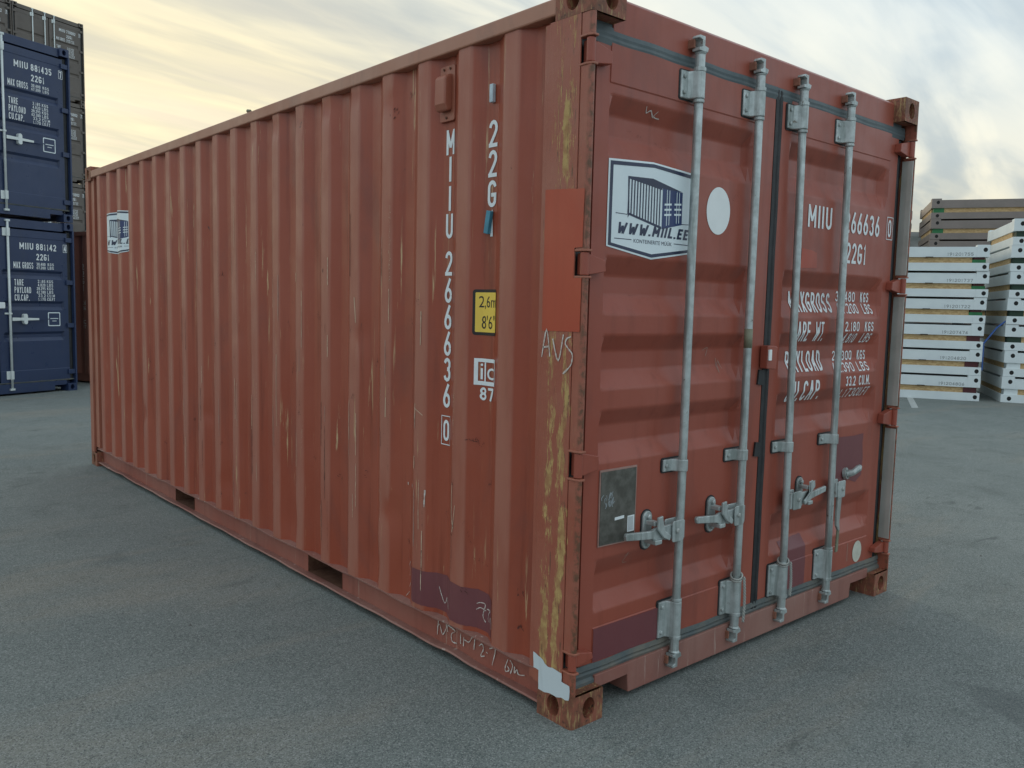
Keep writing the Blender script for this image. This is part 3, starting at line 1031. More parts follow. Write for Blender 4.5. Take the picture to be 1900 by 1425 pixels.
# hinges
for d in (0, 1):
    fx = (lambda x: x) if d == 0 else (lambda x: W - x)
    for z0, z1 in HZ:
        zz0, zz1 = z0 + 0.006, z1 - 0.006
        h = MB()
        h.tube([(fx(0.017), 0.020, zz0), (fx(0.017), 0.020, zz1)], 0.0155, 14)
        h.prism([(fx(0.02), zz0 + .002), (fx(0.02), zz1 - .002), (fx(0.055), zz1 - .006), (fx(0.125), zz1 - 0.022), (fx(0.130), zz0 + 0.016), (fx(0.055), zz0 + 0.004)], 0.024, 0.0585, 'y')
        h.build('hinge', 'red_door_paint', doors[d], bevel=0.003)
        for q in (z0 - 0.004, z1 - 0.004):
            MB().prism([(fx(0.0), 0.058), (fx(-0.003), 0.02), (fx(0.006), -0.003), (fx(0.03), -0.003), (fx(0.034), 0.03), (fx(0.024), 0.058)], q, q + 0.008).build('hinge_lug', 'rail_paint', doors[d], bevel=0.002)

# locking bars
RODS = [(0.607, 0.600, 0), (1.014, 1.016, 0), (1.350, 1.394, 1), (1.768, 1.798, 1)]     # x at top, x at bottom, door


def rodx(i, z):
    a, b, _ = RODS[i]
    return b + (a - b) * z / 2.4


def bracket(i, z0, z1, wl, bolts=True, name='rod_bracket'):
    x = rodx(i, (z0 + z1) / 2)
    par = doors[RODS[i][2]]
    prof = [(x - wl, 0.056), (x - wl, 0.046), (x - 0.034, 0.044), (x - 0.026, 0.030), (x - 0.020, 0.012)]
    prof += [(x + 0.022 * math.sin(R(a)), 0.020 - 0.022 * math.cos(R(a))) for a in range(-50, 91, 20)]
    prof += [(x + 0.023, 0.044), (x + 0.048, 0.046), (x + 0.048, 0.056)]
    m = MB()
    m.prism(prof, z0, z1)
    o = m.build(name, 'galvanised_steel', par, bevel=0.004)
    m = MB()
    m.prism([(a, b) for a, b in rrect(x - wl - 0.007, x + 0.05, z0 - 0.006, z1 + 0.006, 0.012)], 0.0535, 0.0605, 'y')
    m.build('backing_plate', 'black_rubber', o)
    if bolts:
        for bz in ([z0 + 0.022, z1 - 0.022] if z1 - z0 > 0.07 else [(z0 + z1) / 2]):
            for bx, rr in ((x - wl + 0.016, 0.0085), (x + 0.037, 0.006)):
                MB().tube([(bx, 0.047, bz), (bx, 0.040, bz), (bx, 0.0385, bz)], [rr, rr, rr * 0.55], 10).build('bolt', 'rusty_steel' if rr < 0.007 else 'galvanised_steel', o, smooth=False)


def cam_end(i, top):
    par = doors[RODS[i][2]]
    z = 2.42 if top else 0.172
    s = 1 if top else -1
    x = rodx(i, z)
    m = MB()
    m.tube([(x, 0.02, z - s * 0.028), (x, 0.02, z - s * 0.012)], 0.0235, 16)
    m.tube([(x, 0.02, z - s * 0.012), (x, 0.02, z + s * 0.034), (x, 0.02, z + s * 0.042)], [0.0185, 0.0185, 0.023], 16)
    a = z + s * 0.045
    m.prism([(x - 0.026, a), (x + 0.024, a), (x + 0.030, a + s * 0.018), (x + 0.006, a + s * 0.022), (x + 0.006, a + s * 0.056), (x - 0.026, a + s * 0.056), (x - 0.030, a + s * 0.046), (x - 0.008, a + s * 0.040), (x - 0.008, a + s * 0.016), (x - 0.026, a + s * 0.012)], 0.004, 0.040, 'y')
    m.build('cam_lock', 'galvanised_steel', par, bevel=0.002)
    k = MB()
    for off in (-0.036, 0.022):
        k.prism([(x + off + .003, a + s * 0.012), (x + off + 0.013, a + s * 0.010), (x + off + 0.012, a + s * 0.040), (x + off + .003, a + s * 0.044)], 0.026, 0.060, 'y')
    k.box(x - 0.03, x + 0.034, 0.042, 0.060, min(a + s * 0.018, a + s * 0.034), max(a + s * 0.018, a + s * 0.034))
    k.build('cam_keeper', 'rusty_paint', hero, bevel=0.002)


for i in range(4):
    par = doors[RODS[i][2]]
    pts = [(rodx(i, z), 0.020 + 0.0008 * math.sin(z * 5 + i), z) for z in (0.16, 0.5, 0.9, 1.3, 1.7, 2.1, 2.42)]
    MB().tube(pts, 0.0168, 20).build('lock_rod', 'galvanised_steel', par, smooth=True)
    bracket(i, 2.292, 2.394, 0.073)
    bracket(i, 0.192, 0.340, 0.073)
    bracket(i, 0.866, 0.914, 0.082, name='rod_guide')
    for z in (2.284, 0.346):
        x = rodx(i, z)
        MB().tube([(x, 0.02, z - 0.006), (x, 0.02, z + 0.006)], 0.0215, 18).build('collar', 'galvanised_steel', par, smooth=False, bevel=0.002)
    cam_end(i, True)
    cam_end(i, False)
# dull tape wrapped round the second bar
MB().tube([(rodx(1, 1.35), 0.020, 1.345), (rodx(1, 1.35), 0.020, 1.425)], 0.0176, 20).build('tape_wrap', 'olive_tape', DL, smooth=True)


def handle(i, s, tip, bar=True):
    """clevis on the bar, handle, and the hub that holds it on the door; s = direction it points"""
    par = doors[RODS[i][2]]
    x = rodx(i, 0.64)
    c = MB()
    c.prism(rrect(min(x - s * -0.012, x + s * 0.082), max(x - s * -0.012, x + s * 0.082), 0.598, 0.682, 0.010), -0.012, -0.006, 'y')
    c.prism(rrect(min(x, x + s * 0.082), max(x, x + s * 0.082), 0.598, 0.682, 0.010), 0.028, 0.034, 'y')
    c.box(min(x, x + s * 0.02), max(x, x + s * 0.02), -0.006, 0.028, 0.604, 0.676)
    co_ = c.build('handle_clevis', 'galvanised_steel', par, bevel=0.002)
    px = x + s * 0.055
    MB().tube([(px, -0.020, 0.642), (px, -0.017, 0.642), (px, -0.012, 0.642)], [0.006, 0.010, 0.010], 12).build('rivet', 'bare_metal', co_, smooth=False)
    if not bar:
        return
    hx = x + s * 0.165
    pts = [(px - s * 0.012, 0.612), (px - s * 0.012, 0.668), (hx, 0.669), (hx + s * .03, 0.660), (tip, 0.672), (tip + s * 0.004, 0.662), (tip, 0.645), (hx + s * .03, 0.628), (hx, 0.618)]
    MB().prism(pts, -0.002, 0.012, 'y').build('handle', 'galvanised_steel', par, bevel=0.003)
    hb = MB()
    hb.prism(rrect(hx - 0.026, hx + 0.026, 0.576, 0.724, 0.0255, 6), 0.046, 0.0575, 'y')
    hb.prism(rrect(hx - 0.020, hx + 0.020, 0.604, 0.622, 0.004), -0.012, 0.047, 'y')
    hb.prism(rrect(hx - 0.014, hx + 0.014, 0.674, 0.692, 0.004), 0.0, 0.047, 'y')
    ho = hb.build('handle_retainer', 'galvanised_steel', par, bevel=0.003)
    MB().prism(rrect(hx - 0.032, hx + 0.032, 0.570, 0.730, 0.031, 6), 0.054, 0.0595, 'y').build('backing_plate', 'black_rubber', ho)
    fl = [(hx - 0.014, 0.712), (hx + 0.014, 0.716), (hx + 0.018, 0.690), (hx - s * 0.030, 0.655), (hx - s * 0.066, 0.632), (hx - s * 0.060, 0.612), (hx - s * 0.024, 0.628), (hx - 0.012, 0.665)]
    MB().prism(fl, -0.018, -0.008, 'y').build('retainer_flap', 'galvanised_steel', ho, bevel=0.003)
    for bz in (0.598, 0.704):
        MB().tube([(hx, 0.047, bz), (hx, 0.036, bz), (hx, 0.033, bz)], [0.010, 0.010, 0.006], 10).build('bolt', 'galvanised_steel', ho)


handle(0, -1, 0.262)
handle(1, -1, 0.688)
handle(2, 1, 1.700)
handle(3, 1, 0, bar=False)
x4 = rodx(3, 0.6)
MB().prism([(x4 + 0.040, 0.625), (x4 + 0.078, 0.625), (x4 + 0.070, 0.50), (x4 + 0.066, 0.47), (x4 + 0.075, 0.43), (x4 + 0.062, 0.425), (x4 + 0.040, 0.455), (x4 + 0.036, 0.50)], 0.000, 0.013, 'y').build('handle', 'bare_metal', DRt, bevel=0.003, label='bent lock handle hanging straight down')
MB().prism([(x4 + 0.058, 0.43), (x4 + 0.078, 0.43), (x4 + 0.072, 0.320), (x4 + 0.052, 0.318)], 0.003, 0.011, 'y').build('handle_grip', 'olive_tape', DRt, bevel=0.002)
st = MB()
st.tube([(1.985, 0.0575, 0.690), (1.988, 0.042, 0.693)], 0.030, 14)
st.tube([(1.988, 0.044, 0.69), (2.00, 0.018, 0.70), (2.030, 0.004, 0.722), (2.042, 0.004, 0.730)], [0.020, 0.016, 0.017, 0.010], 12)
st.build('handle_retainer', 'galvanised_steel', DRt, label='broken handle retainer stub on a maroon patch')

# seal box in the middle
lb = MB()
lb.prism([(1.160, 1.252), (1.234, 1.246), (1.238, 1.345), (1.212, 1.352), (1.160, 1.352)], 0.014, 0.052, 'y')
lbo = lb.build('seal_box', 'red_door_paint', DRt, bevel=0.004)
MB().prism(rrect(1.163, 1.184, 1.288, 1.335, 0.003), 0.008, 0.0135, 'y').build('seal_tag', 'white_dot', lbo)
for a, b, c_, d_ in ((1.150, 1.197, 1.176, 1.246), (1.150, 1.195, 0.858, 0.926)):
    MB().prism([(a, c_ + .006), (a + .008, d_), (b, d_ - .004), (b, c_)], 0.049, 0.0570, 'y').build('tape_patch', 'black_rubber', DL)

# ---- paint patches, plates and printing on the doors
zbr = sorted(set(DZB + [round(0.2 + .04 * i, 3) for i in range(56)]))
xbr = [round(0.1 + .04 * i, 3) for i in range(58)]


def on_door(off):
    return lambda u, v: (u, door_y(u, v) - off, v)


def dtext(s, u0, u1, v0, v1, par=DRt, bold=0.012, mat='lettering_white'):
    drape('lettering', [('s', s, u0, u1, v0, v1)], mat, on_door(0.0022), par, ubreaks=xbr, vbreaks=zbr)


K = 2.047 / 2.065


def kx(x, z=1.9):
    """x measured on the plane y = 0.075, carried onto the pressed door skin at height z"""
    return -2.054 + (x + 2.054) * (door_y(x, z) + 1.991) / 2.066


dtext('MIIU', kx(1.53), kx(1.745), 1.888, 1.990)
dtext('266636', kx(1.872), kx(2.228), 1.888, 1.990)
dtext('22G1', kx(1.900), kx(2.104), 1.742, 1.842)
dtext('0', 2.288, 2.322, 1.896, 1.984)
drape('lettering', [('h', [(2.272, 1.882), (2.340, 1.882), (2.340, 1.998), (2.272, 1.998)], [(2.2755, 1.8855), (2.3365, 1.8855), (2.3365, 1.9945), (2.2755, 1.9945)])], 'lettering_white', on_door(0.0024), DRt, ubreaks=xbr, vbreaks=zbr)
for s, u0, u1, v0, v1 in (('MAXGROSS', 1.396, 1.767, 1.500, 1.594), ('30.480', 1.82, 2.013, 1.556, 1.606), ('KGS', 2.069, 2.154, 1.556, 1.606), ('67.200', 1.842, 2.048, 1.498, 1.548),
                          ('LBS', 2.098, 2.196, 1.498, 1.548), ('TARE', 1.451, 1.607, 1.364, 1.456), ('WT.', 1.656, 1.747, 1.364, 1.456), ('2.180', 1.937, 2.081, 1.410, 1.458),
                          ('KGS', 2.138, 2.231, 1.410, 1.458), ('4.810', 1.917, 2.043, 1.352, 1.400), ('LBS', 2.105, 2.204, 1.352, 1.400), ('PAYLOAD', 1.395, 1.706, 1.222, 1.318),
                          ('28.300', 1.82, 2.014, 1.264, 1.312), ('KGS', 2.07, 2.156, 1.264, 1.312), ('62.390', 1.837, 2.043, 1.208, 1.254), ('LBS', 2.083, 2.198, 1.208, 1.254),
                          ('CU.', 1.44, 1.554, 1.084, 1.180), ('CAP.', 1.574, 1.744, 1.084, 1.180), ('33.2', 1.976, 2.077, 1.136, 1.186), ('CU.M.', 2.112, 2.229, 1.136, 1.186),
                          ('1,173', 1.913, 2.062, 1.076, 1.124), ('CU.FT', 2.074, 2.207, 1.076, 1.124)):
    dtext(s, kx(u0, (v0 + v1) / 2), kx(u1, (v0 + v1) / 2), v0, v1)

drape('paint_patch', [('p', rough([(1.86, .884), (2.05, .878), (2.164, .882), (2.158, .83), (2.170, .76), (2.164, .665), (2.10, .632), (2.03, .655), (1.96, .64), (1.86, .636)], .0012, .012, 1))], 'maroon_paint', on_door(0.0016), DRt, ubreaks=xbr, vbreaks=zbr)
drape('paint_patch', [('p', rough([(1.43, .425), (1.64, .432), (1.644, .34), (1.64, .19), (1.43, .19)], .0012, .012, 2))], 'maroon_paint', on_door(0.0015), DRt, ubreaks=xbr, vbreaks=zbr)
drape('paint_patch', [('p', rough([(0.158, .192), (0.560, .192), (0.556, .317), (0.158, .320)], .0012, .012, 3))], 'maroon_paint', on_door(0.0016), DL, ubreaks=xbr, vbreaks=zbr)
drape('paint_patch', [('p', rough([(1.46, 1.70), (1.60, 1.705), (1.595, 1.775), (1.54, 1.785), (1.465, 1.79)], .0012, .012, 4))], 'fresh_red_paint', on_door(0.0015), DRt, ubreaks=xbr, vbreaks=zbr)
drape('round_mark', [('p', ellipse(0.816, 1.897, 0.078, 0.094, 40))], 'white_dot', on_door(0.0018), DL, ubreaks=xbr, vbreaks=zbr, label='plain white oval painted on the left door')
drape('round_mark', [('p', ellipse(2.165, 0.255, 0.048, 0.057, 32))], 'cream_dot', on_door(0.0018), DRt, ubreaks=xbr, vbreaks=zbr, label='small cream round sticker low on the right door')
# data plate
pl = MB().prism([(0.166, 0.626), (0.370, 0.622), (0.370, 0.911), (0.166, 0.911)], 0.0525, 0.0575, 'y').build('data_plate', 'plate_rim', DL, label='dull metal data plate riveted low on the left door')
MB().prism([(0.171, 0.631), (0.364, 0.627), (0.364, 0.904), (0.171, 0.904)], 0.0505, 0.0523, 'y').build('plate_face', 'data_plate_metal', pl)
MB().prism([(0.250, 0.715), (0.302, 0.717), (0.302, 0.728), (0.250, 0.726)], 0.0495, 0.0503, 'y').build('label_strip', 'lettering_white', pl)
MB().prism([(0.322, 0.660), (0.360, 0.660), (0.360, 0.722), (0.322, 0.722)], 0.0495, 0.0503, 'y').build('label_strip', 'lettering_white', pl)
drape('print', [('p', [(0.326 + i * .006, .664), (0.3285 + i * .006, .664), (0.3285 + i * .006, .718), (0.326 + i * .006, .718)]) for i in range(5)], 'stencil_grey', lambda u, v: (u, 0.0490, v), pl)
pr_ = random.Random(3)
for q in range(16):
    u_, v_ = pr_.uniform(.176, .245), pr_.uniform(.765, .806)
    drape('worn_paint', [('l', [(u_, v_), (u_ + pr_.uniform(-.006, .008), v_ + pr_.uniform(.006, .018)), (u_ + pr_.uniform(-.004, .010), v_ + .02)], pr_.uniform(.003, .007))], 'stencil_grey', lambda u, v, q=q: (u, 0.0500 - q * .00005, v), pl)


def sticker(fn, par, u0, u1, v0, v1, ub=(), vb=(), out=(0, -1, 0)):
    """shield-shaped company sticker: white field, navy border, drawing of a container and lettering.
    fn(u, v, off) lays it on the surface; u runs 0..1 left to right, v 0..1 bottom to top"""
    def A(p):
        return (u0 + p[0] * (u1 - u0), v0 + p[1] * (v1 - v0))
    inv_u = [(q - u0) / (u1 - u0) for q in ub]
    inv_v = [(q - v0) / (v1 - v0) for q in vb]
    edge = [(0, .10), (.5, 0), (1, .10), (1, .955), (.5, 1), (0, .955)]

    def ins(k):
        return [(k, .10 + k * .75), (.5, k * 1.1), (1 - k, .10 + k * .75), (1 - k, .955 - k * 1.1), (.5, 1 - k * 1.15), (k, .955 - k * 1.1)]

    def F(off):
        return lambda a, b: fn(*A((a, b)), off)
    base = drape('sticker', [('p', edge)], 'sticker_white', F(0.0020), par, inv_u, inv_v)
    it = [('h', ins(.018), ins(.050))]
    it.append(('p', [(.22, .40), (.235, .43), (.225, .815), (.21, .815)][::1]))
    # left flank of the drawn container: outline bars with white gaps
    tl, tr, bl, br = (.215, .815), (.60, .755), (.215, .435), (.60, .325)

    def q(s, t):
        a = (tl[0] + (tr[0] - tl[0]) * s, tl[1] + (tr[1] - tl[1]) * s)
        b = (bl[0] + (br[0] - bl[0]) * s, bl[1] + (br[1] - bl[1]) * s)
        return (a[0] + (b[0] - a[0]) * t, a[1] + (b[1] - a[1]) * t)
    it.append(('p', [q(0, 0), (.49, .83), (.85, .74), q(1, 0.02), q(1, .06), q(0, .06)]))
    it.append(('p', [q(0, .94), q(1, .94), q(1, 1), q(0, 1)]))
    for i in range(12):
        s = i / 12
        it.append(('p', [q(s, .06), q(s + .036, .06), q(s + .036, .94), q(s, .94)]))
    it.append(('p', [(.09, .440), (.215, .437), (.215, .430), (.09, .432)]))
    it.append(('p', [(.85, .405), (.97, .412), (.97, .405), (.85, .397)]))
    it.append(('p', [(.085, .188), (.27, .190), (.27, .182), (.085, .180)]))
    it.append(('p', [(.76, .190), (.96, .188), (.96, .180), (.76, .182)]))
    it.append(('t', 'KONTEINERITE MÜÜK', .295, .735, .158, .206, 0.01))
    drape('print', it, 'sticker_navy', F(0.0027), base, inv_u, inv_v)
    # slanted web address
    v_, f_, l_ = stroke_text('WWW.MIIL.EE', .105, .925, .238, .350, 0.21)
    ci = list(CI)
    for c_ in sorted(set(ci)):
        ids = [i for i in range(len(v_)) if ci[i] == c_]
        lo = ids[0]
        drape('print', [('m', [(v_[i][0] + (v_[i][1] - .238) * .22, v_[i][1]) for i in ids], [tuple(i - lo for i in q) for q in f_ if ci[q[0]] == c_], [l_[i] for i in ids])], 'sticker_navy', F(0.0026), base, inv_u, inv_v, out=out)
    # door end of the drawn container
    drape('print', [('p', [(.605, .325), (.85, .395), (.85, .735), (.605, .755)])], 'sticker_blue', F(0.0026), base, inv_u, inv_v)
    wi = []
    for k in (.655, .685, .775, .805):
        wi.append(('p', [(k, .35 + (k - .6) * .28), (k + .007, .352 + (k - .6) * .28), (k + .007, .745 - (k - .6) * .08), (k, .745 - (k - .6) * .08)]))
    for k in (.478, .532, .586):
        wi.append(('p', [(.630, k - .012), (.715, k), (.715, k + .02), (.630, k + .008)]))
        wi.append(('p', [(.750, k + .004), (.835, k + .014), (.835, k + .034), (.750, k + .024)]))
    drape('print', wi, 'sticker_white', F(0.0034), base, inv_u, inv_v)
    return base


sticker(lambda u, v, off: (u, door_y(u, v) - off, v), DL, 0.160, 0.655, 1.682, 2.038, ub=xbr, vb=zbr)['label'] = 'white and navy company sticker with a drawn container'

# scuffs and scratched signs on the door
for P, wd, mt in (([(.29, 2.142), (.31, 2.136), (.335, 2.125), (.36, 2.130), (.385, 2.122)], .006, 'dark_scuff'), ([(.44, 2.122), (.46, 2.108), (.49, 2.10), (.53, 2.105), (.56, 2.10), (.585, 2.07), (.598, 2.03)], .005, 'dark_scuff'),
                  ([(.36, 2.232), (.37, 2.212), (.39, 2.222), (.41, 2.205), (.425, 2.205)], .005, 'chalk'), ([(.43, 2.225), (.415, 2.205), (.45, 2.202)], .004, 'chalk'),
                  ([(.90, 1.92), (.915, 1.96), (.935, 1.972), (.955, 1.972)], .006, 'dark_scuff'), ([(.32, 1.545), (.335, 1.552), (.345, 1.542), (.36, 1.556)], .006, 'dark_scuff'),
                  ([(.80, 1.335), (.83, 1.345), (.82, 1.31)], .003, 'scratch'), ([(.89, 1.30), (.90, 1.24), (.905, 1.29), (.93, 1.255)], .003, 'scratch'), ([(.33, .56), (.345, .575), (.335, .535), (.36, .53)], .003, 'scratch'),
                  ([(.34, .80), (.355, .86)], .003, 'scratch'), ([(2.06, .315), (2.062, .22)], .004, 'scratch')):
    drape('scuff', [('b' if mt == 'dark_scuff' else 'l', P, wd)], mt, on_door(0.0016), DL if P[0][0] < 1.2 else DRt, ubreaks=xbr, vbreaks=zbr)['kind'] = 'stuff'

# ---- lettering, stickers and marks on the long side
ybr = [q for q in YB]


def on_side(off):
    return lambda u, v: (side_x(-u, v) - off, -u, v)      # u = -y so that u runs left to right


def stext(s, yc, wdt, z0, z1, mat='lettering_white', bold=0.02):
    return drape('lettering', [('s', s, -yc - wdt / 2, -yc + wdt / 2, z0, z1)], mat, on_side(0.0020), hero, [-q for q in ybr], out=(-1, 0, 0))


for s, zt in (('M', 2.206), ('I', 2.098), ('I', 1.980), ('U', 1.868), ('2', 1.716), ('6', 1.604), ('6', 1.494), ('6', 1.384), ('3', 1.276), ('6', 1.166)):
    stext(s, 0.822, {'I': 0.040, 'M': 0.060}.get(s, 0.050), zt - 0.100, zt)
stext('0', 0.822, 0.040, 0.925, 1.015)
drape('lettering', [('h', [(-.856, .908), (-.788, .908), (-.788, 1.032), (-.856, 1.032)], [(-.8525, .9115), (-.7915, .9115), (-.7915, 1.0285), (-.8525, 1.0285)])], 'lettering_white', on_side(0.0022), hero, [-q for q in ybr])
for s, zt in (('2', 2.205), ('2', 2.092), ('G', 1.978), ('1', 1.866)):
    stext(s, 0.551, 0.040 if s == '1' else 0.052, zt - 0.102, zt)
# height label
yl = drape('sticker', [('p', rrect(-.632, -.502, 1.380, 1.560, 0.012))], 'label_black', on_side(0.0018), hero, [-q for q in ybr], label='yellow and black height label reading 2,6m and 8 foot 6')
drape('sticker_field', [('p', rrect(-.621, -.506, 1.392, 1.548, 0.004))], 'yellow_label', on_side(0.0024), yl, [-q for q in ybr])
drape('print', [('t', '2,6m', -.607, -.509, 1.482, 1.534, 0.02), ('t', "8'6''", -.595, -.512, 1.405, 1.458, 0.02)], 'label_black', on_side(0.0030), yl, [-q for q in ybr])
for it in ([('h', [(-.622, 1.182), (-.502, 1.182), (-.502, 1.288), (-.622, 1.288)], [(-.606, 1.198), (-.508, 1.198), (-.508, 1.274), (-.606, 1.274)])], [('p', [(-.575, 1.1985), (-.566, 1.1985), (-.566, 1.2735), (-.575, 1.2735)])],
           [('t', 'i', -.597, -.584, 1.205, 1.268)], [('t', 'c', -.558, -.514, 1.206, 1.252)], [('s', '8', -.598, -.560, 1.122, 1.174, .19)], [('s', '7', -.551, -.514, 1.122, 1.174, .19)]):
    drape('lettering', it, 'lettering_white', on_side(0.0022), hero, [-q for q in ybr], out=(-1, 0, 0))
sticker(lambda u, v, off: (side_x(-u, v) - off, -u, v), hero, -5.507, -4.938, 1.826, 2.176, ub=[-q for q in ybr], out=(-1, 0, 0))['label'] = 'company sticker folded over the ribs at the far end'
# vent
vt = MB()
vt.prism(rrect(-.884, -.786, 2.238, 2.458, 0.010), 0.030, 0.042, 'x')
vt.v = [(x, -y, z) for x, y, z in vt.v]
vo = vt.build('vent', 'rail_paint', hero, bevel=0.002)
vh = MB()
vh.prism([(0.036, 2.425), (0.012, 2.418), (-0.008, 2.405), (-0.010, 2.300), (0.004, 2.272), (0.036, 2.280)], 0.802, 0.872, 'y')
vh.build('vent_hood', 'rail_paint', vo, bevel=0.008)
for a, b in ((0.815, 2.444), (0.856, 2.444), (0.836, 2.252)):
    MB().tube([(0.031, a, b), (0.025, a, b)], 0.005, 8).build('rivet', 'rusty_steel', vo)
# maroon touch-up patch near the lower edge
drape('paint_patch', [('p', rough([(-1.036, .185), (-.474, .185), (-.474, .338), (-.56, .348), (-.66, .345), (-.76, .352), (-.90, .340), (-1.036, .338)], .0012, .012, 5))], 'maroon_paint', on_side(0.0014), hero, [-q for q in ybr], [ZB[1], ZB[2], ZB[3], ZB[4]])


def on_post(off):
    return lambda u, v: (-off, -u, v)


# patches on the corner post
drape('paint_patch', [('p', rough([(-.203, 1.412), (-.016, 1.416), (-.014, 1.612 - .012), (-.052, 1.598), (-.052, 1.70), (-.014, 1.702), (-.012, 1.896), (-.203, 1.908)], .0009, .012, 6))], 'fresh_red_paint', on_post(0.0016), hero, label='square of brighter red paint on the corner post')
drape('paint_patch', [('p', rough([(-.200, .168), (-.203, .228), (-.175, .220), (-.150, .212), (-.142, .203), (-.125, .196), (-.10, .199), (-.052, .196), (-.052, .165), (-.012, .162), (-.010, .145), (-.012, .121), (-.014, .108), (-.030, .104), (-.05, .106), (-.075, .099), (-.11, .100), (-.14, .093), (-.172, .094), (-.172, .166)], .0010, .012, 7))], 'white_paint', on_post(0.0016), hero, label='ragged patch of white paint at the foot of the corner post')
for P in ([(.204, 1.32), (.178, 1.418), (.158, 1.323)], [(.195, 1.354), (.166, 1.359)], [(.146, 1.387), (.115, 1.311), (.093, 1.404)], [(.055, 1.398), (.075, 1.39), (.082, 1.372), (.065, 1.355), (.048, 1.339), (.047, 1.32), (.055, 1.297), (.09, 1.267)]):
    drape('chalk_mark', [('l', [(-min(a, .2), b) for a, b in P], .0065)], 'chalk', on_post(0.0022), hero)
CH = [[(.854, .287), (.813, .225), (.787, .258), (.756, .219)], [(.593, .287), (.57, .297), (.539, .296), (.553, .248), (.535, .225)], [(.595, .262), (.569, .276), (.534, .273)],
      [(.529, .281), (.486, .288), (.508, .271), (.518, .245), (.507, .237)], [(.49, .241), (.481, .263), (.468, .248), (.468, .222)], [(1.051, .35), (1.077, .33), (1.059, .303), (1.07, .279)], [(1.075, .226), (1.046, .255)], [(1.105, .175), (1.075, .203)]]
for P in CH:
    drape('chalk_mark', [('l', [(-a, b) for a, b in P], .0042)], 'chalk', on_side(0.0026), hero, [-q for q in ybr])
RW = [[(.867, .129), (.874, .064)], [(.875, .098), (.855, .115), (.834, .077), (.806, .116), (.803, .131), (.797, .101)], [(.795, .13), (.741, .122), (.769, .1), (.762, .07), (.729, .073)], [(.703, .123), (.703, .079)], [(.683, .113), (.684, .075)],
      [(.68, .104), (.648, .104), (.628, .131)], [(.608, .129), (.613, .084)], [(.58, .11), (.56, .125), (.551, .106), (.568, .073), (.543, .08)], [(.533, .1), (.521, .098)], [(.511, .123), (.474, .132), (.492, .06)],
      [(.401, .114), (.416, .076), (.411, .062), (.392, .075), (.405, .087)], [(.389, .115), (.372, .099), (.385, .062)], [(.36, .1), (.361, .073), (.346, .092), (.338, .075), (.304, .083)]]
for P in RW:
    drape('chalk_mark', [('l', [(-a, b) for a, b in P], .0055)], 'chalk', lambda u, v: (0.0470 + nz(-u, .004, 6), -u, v), hero)
for P, wd, mt in (([(.927, .699), (.929, .66), (.930, .624)], .006, 'chalk'), ([(.73, .767), (.731, .64), (.718, .578)], .0035, 'pale_scratch'), ([(.708, .676), (.724, .561)], .003, 'pale_scratch'), ([(1.01, 1.048), (.945, 1.022)], .003, 'pale_scratch'),
                  ([(1.04, .705), (1.036, .69)], .009, 'chalk'), ([(1.10, .70), (1.098, .688)], .009, 'chalk'), ([(.64, .955), (.60, .957), (.565, .95)], .012, 'dark_scuff'), ([(.60, .975), (.598, .93)], .010, 'dark_scuff'),
                  ([(1.105, 2.41), (1.12, 2.36)], .014, 'dark_scuff'), ([(1.19, 2.345), (1.22, 2.31)], .018, 'dark_scuff'), ([(1.10, 1.44), (1.07, 1.40), (1.06, 1.36)], .008, 'dark_scuff'), ([(1.02, 1.51), (.97, 1.515)], .012, 'dark_scuff'),
                  ([(.62, .48), (.58, .47), (.52, .455)], .007, 'dark_scuff'), ([(.65, .62), (.62, .53)], .006, 'dark_scuff'), ([(.33, .42), (.329, .39)], .016, 'dark_scuff'), ([(.325, .285), (.324, .26)], .016, 'dark_scuff'),
                  ([(1.52, 1.52), (1.51, 1.40)], .006, 'pale_scratch'), ([(1.51, 1.30), (1.508, 1.18)], .005, 'dark_scuff'), ([(1.24, 1.07), (1.242, .98)], .005, 'pale_scratch'), ([(2.35, 1.20), (2.352, 1.0), (2.35, .8)], .004, 'pale_scratch')):
    drape('scuff', [('b' if mt == 'dark_scuff' else 'l', [(-a, b) for a, b in P], wd)], mt, on_side(0.0022), hero, [-q for q in ybr], out=(-1, 0, 0))['kind'] = 'stuff'
# chafed rib edges: thin broken scrapes down the proud edges of the ribs
rr = random.Random(5)
for k in range(2, 13):
    ye = YO + k * PITCH
    for j in range(rr.randint(4, 9)):
        z = rr.uniform(0.25, 1.0) if rr.random() < .65 else rr.uniform(1.0, 1.9)
        ln = rr.uniform(0.04, 0.30)
        off = rr.choice([0.003, 0.004, 0.068, 0.066, 0.03])
        n = 5
        P = [(-(ye + off + rr.uniform(-.0015, .0015)), z + ln * i / n) for i in range(n + 1)]
        drape('scuff', [('l', P, rr.uniform(.0015, .0045))], rr.choice(['pale_scratch', 'pale_scratch', 'scratch', 'dark_scuff']), on_side(0.0026), hero, [-q for q in ybr])

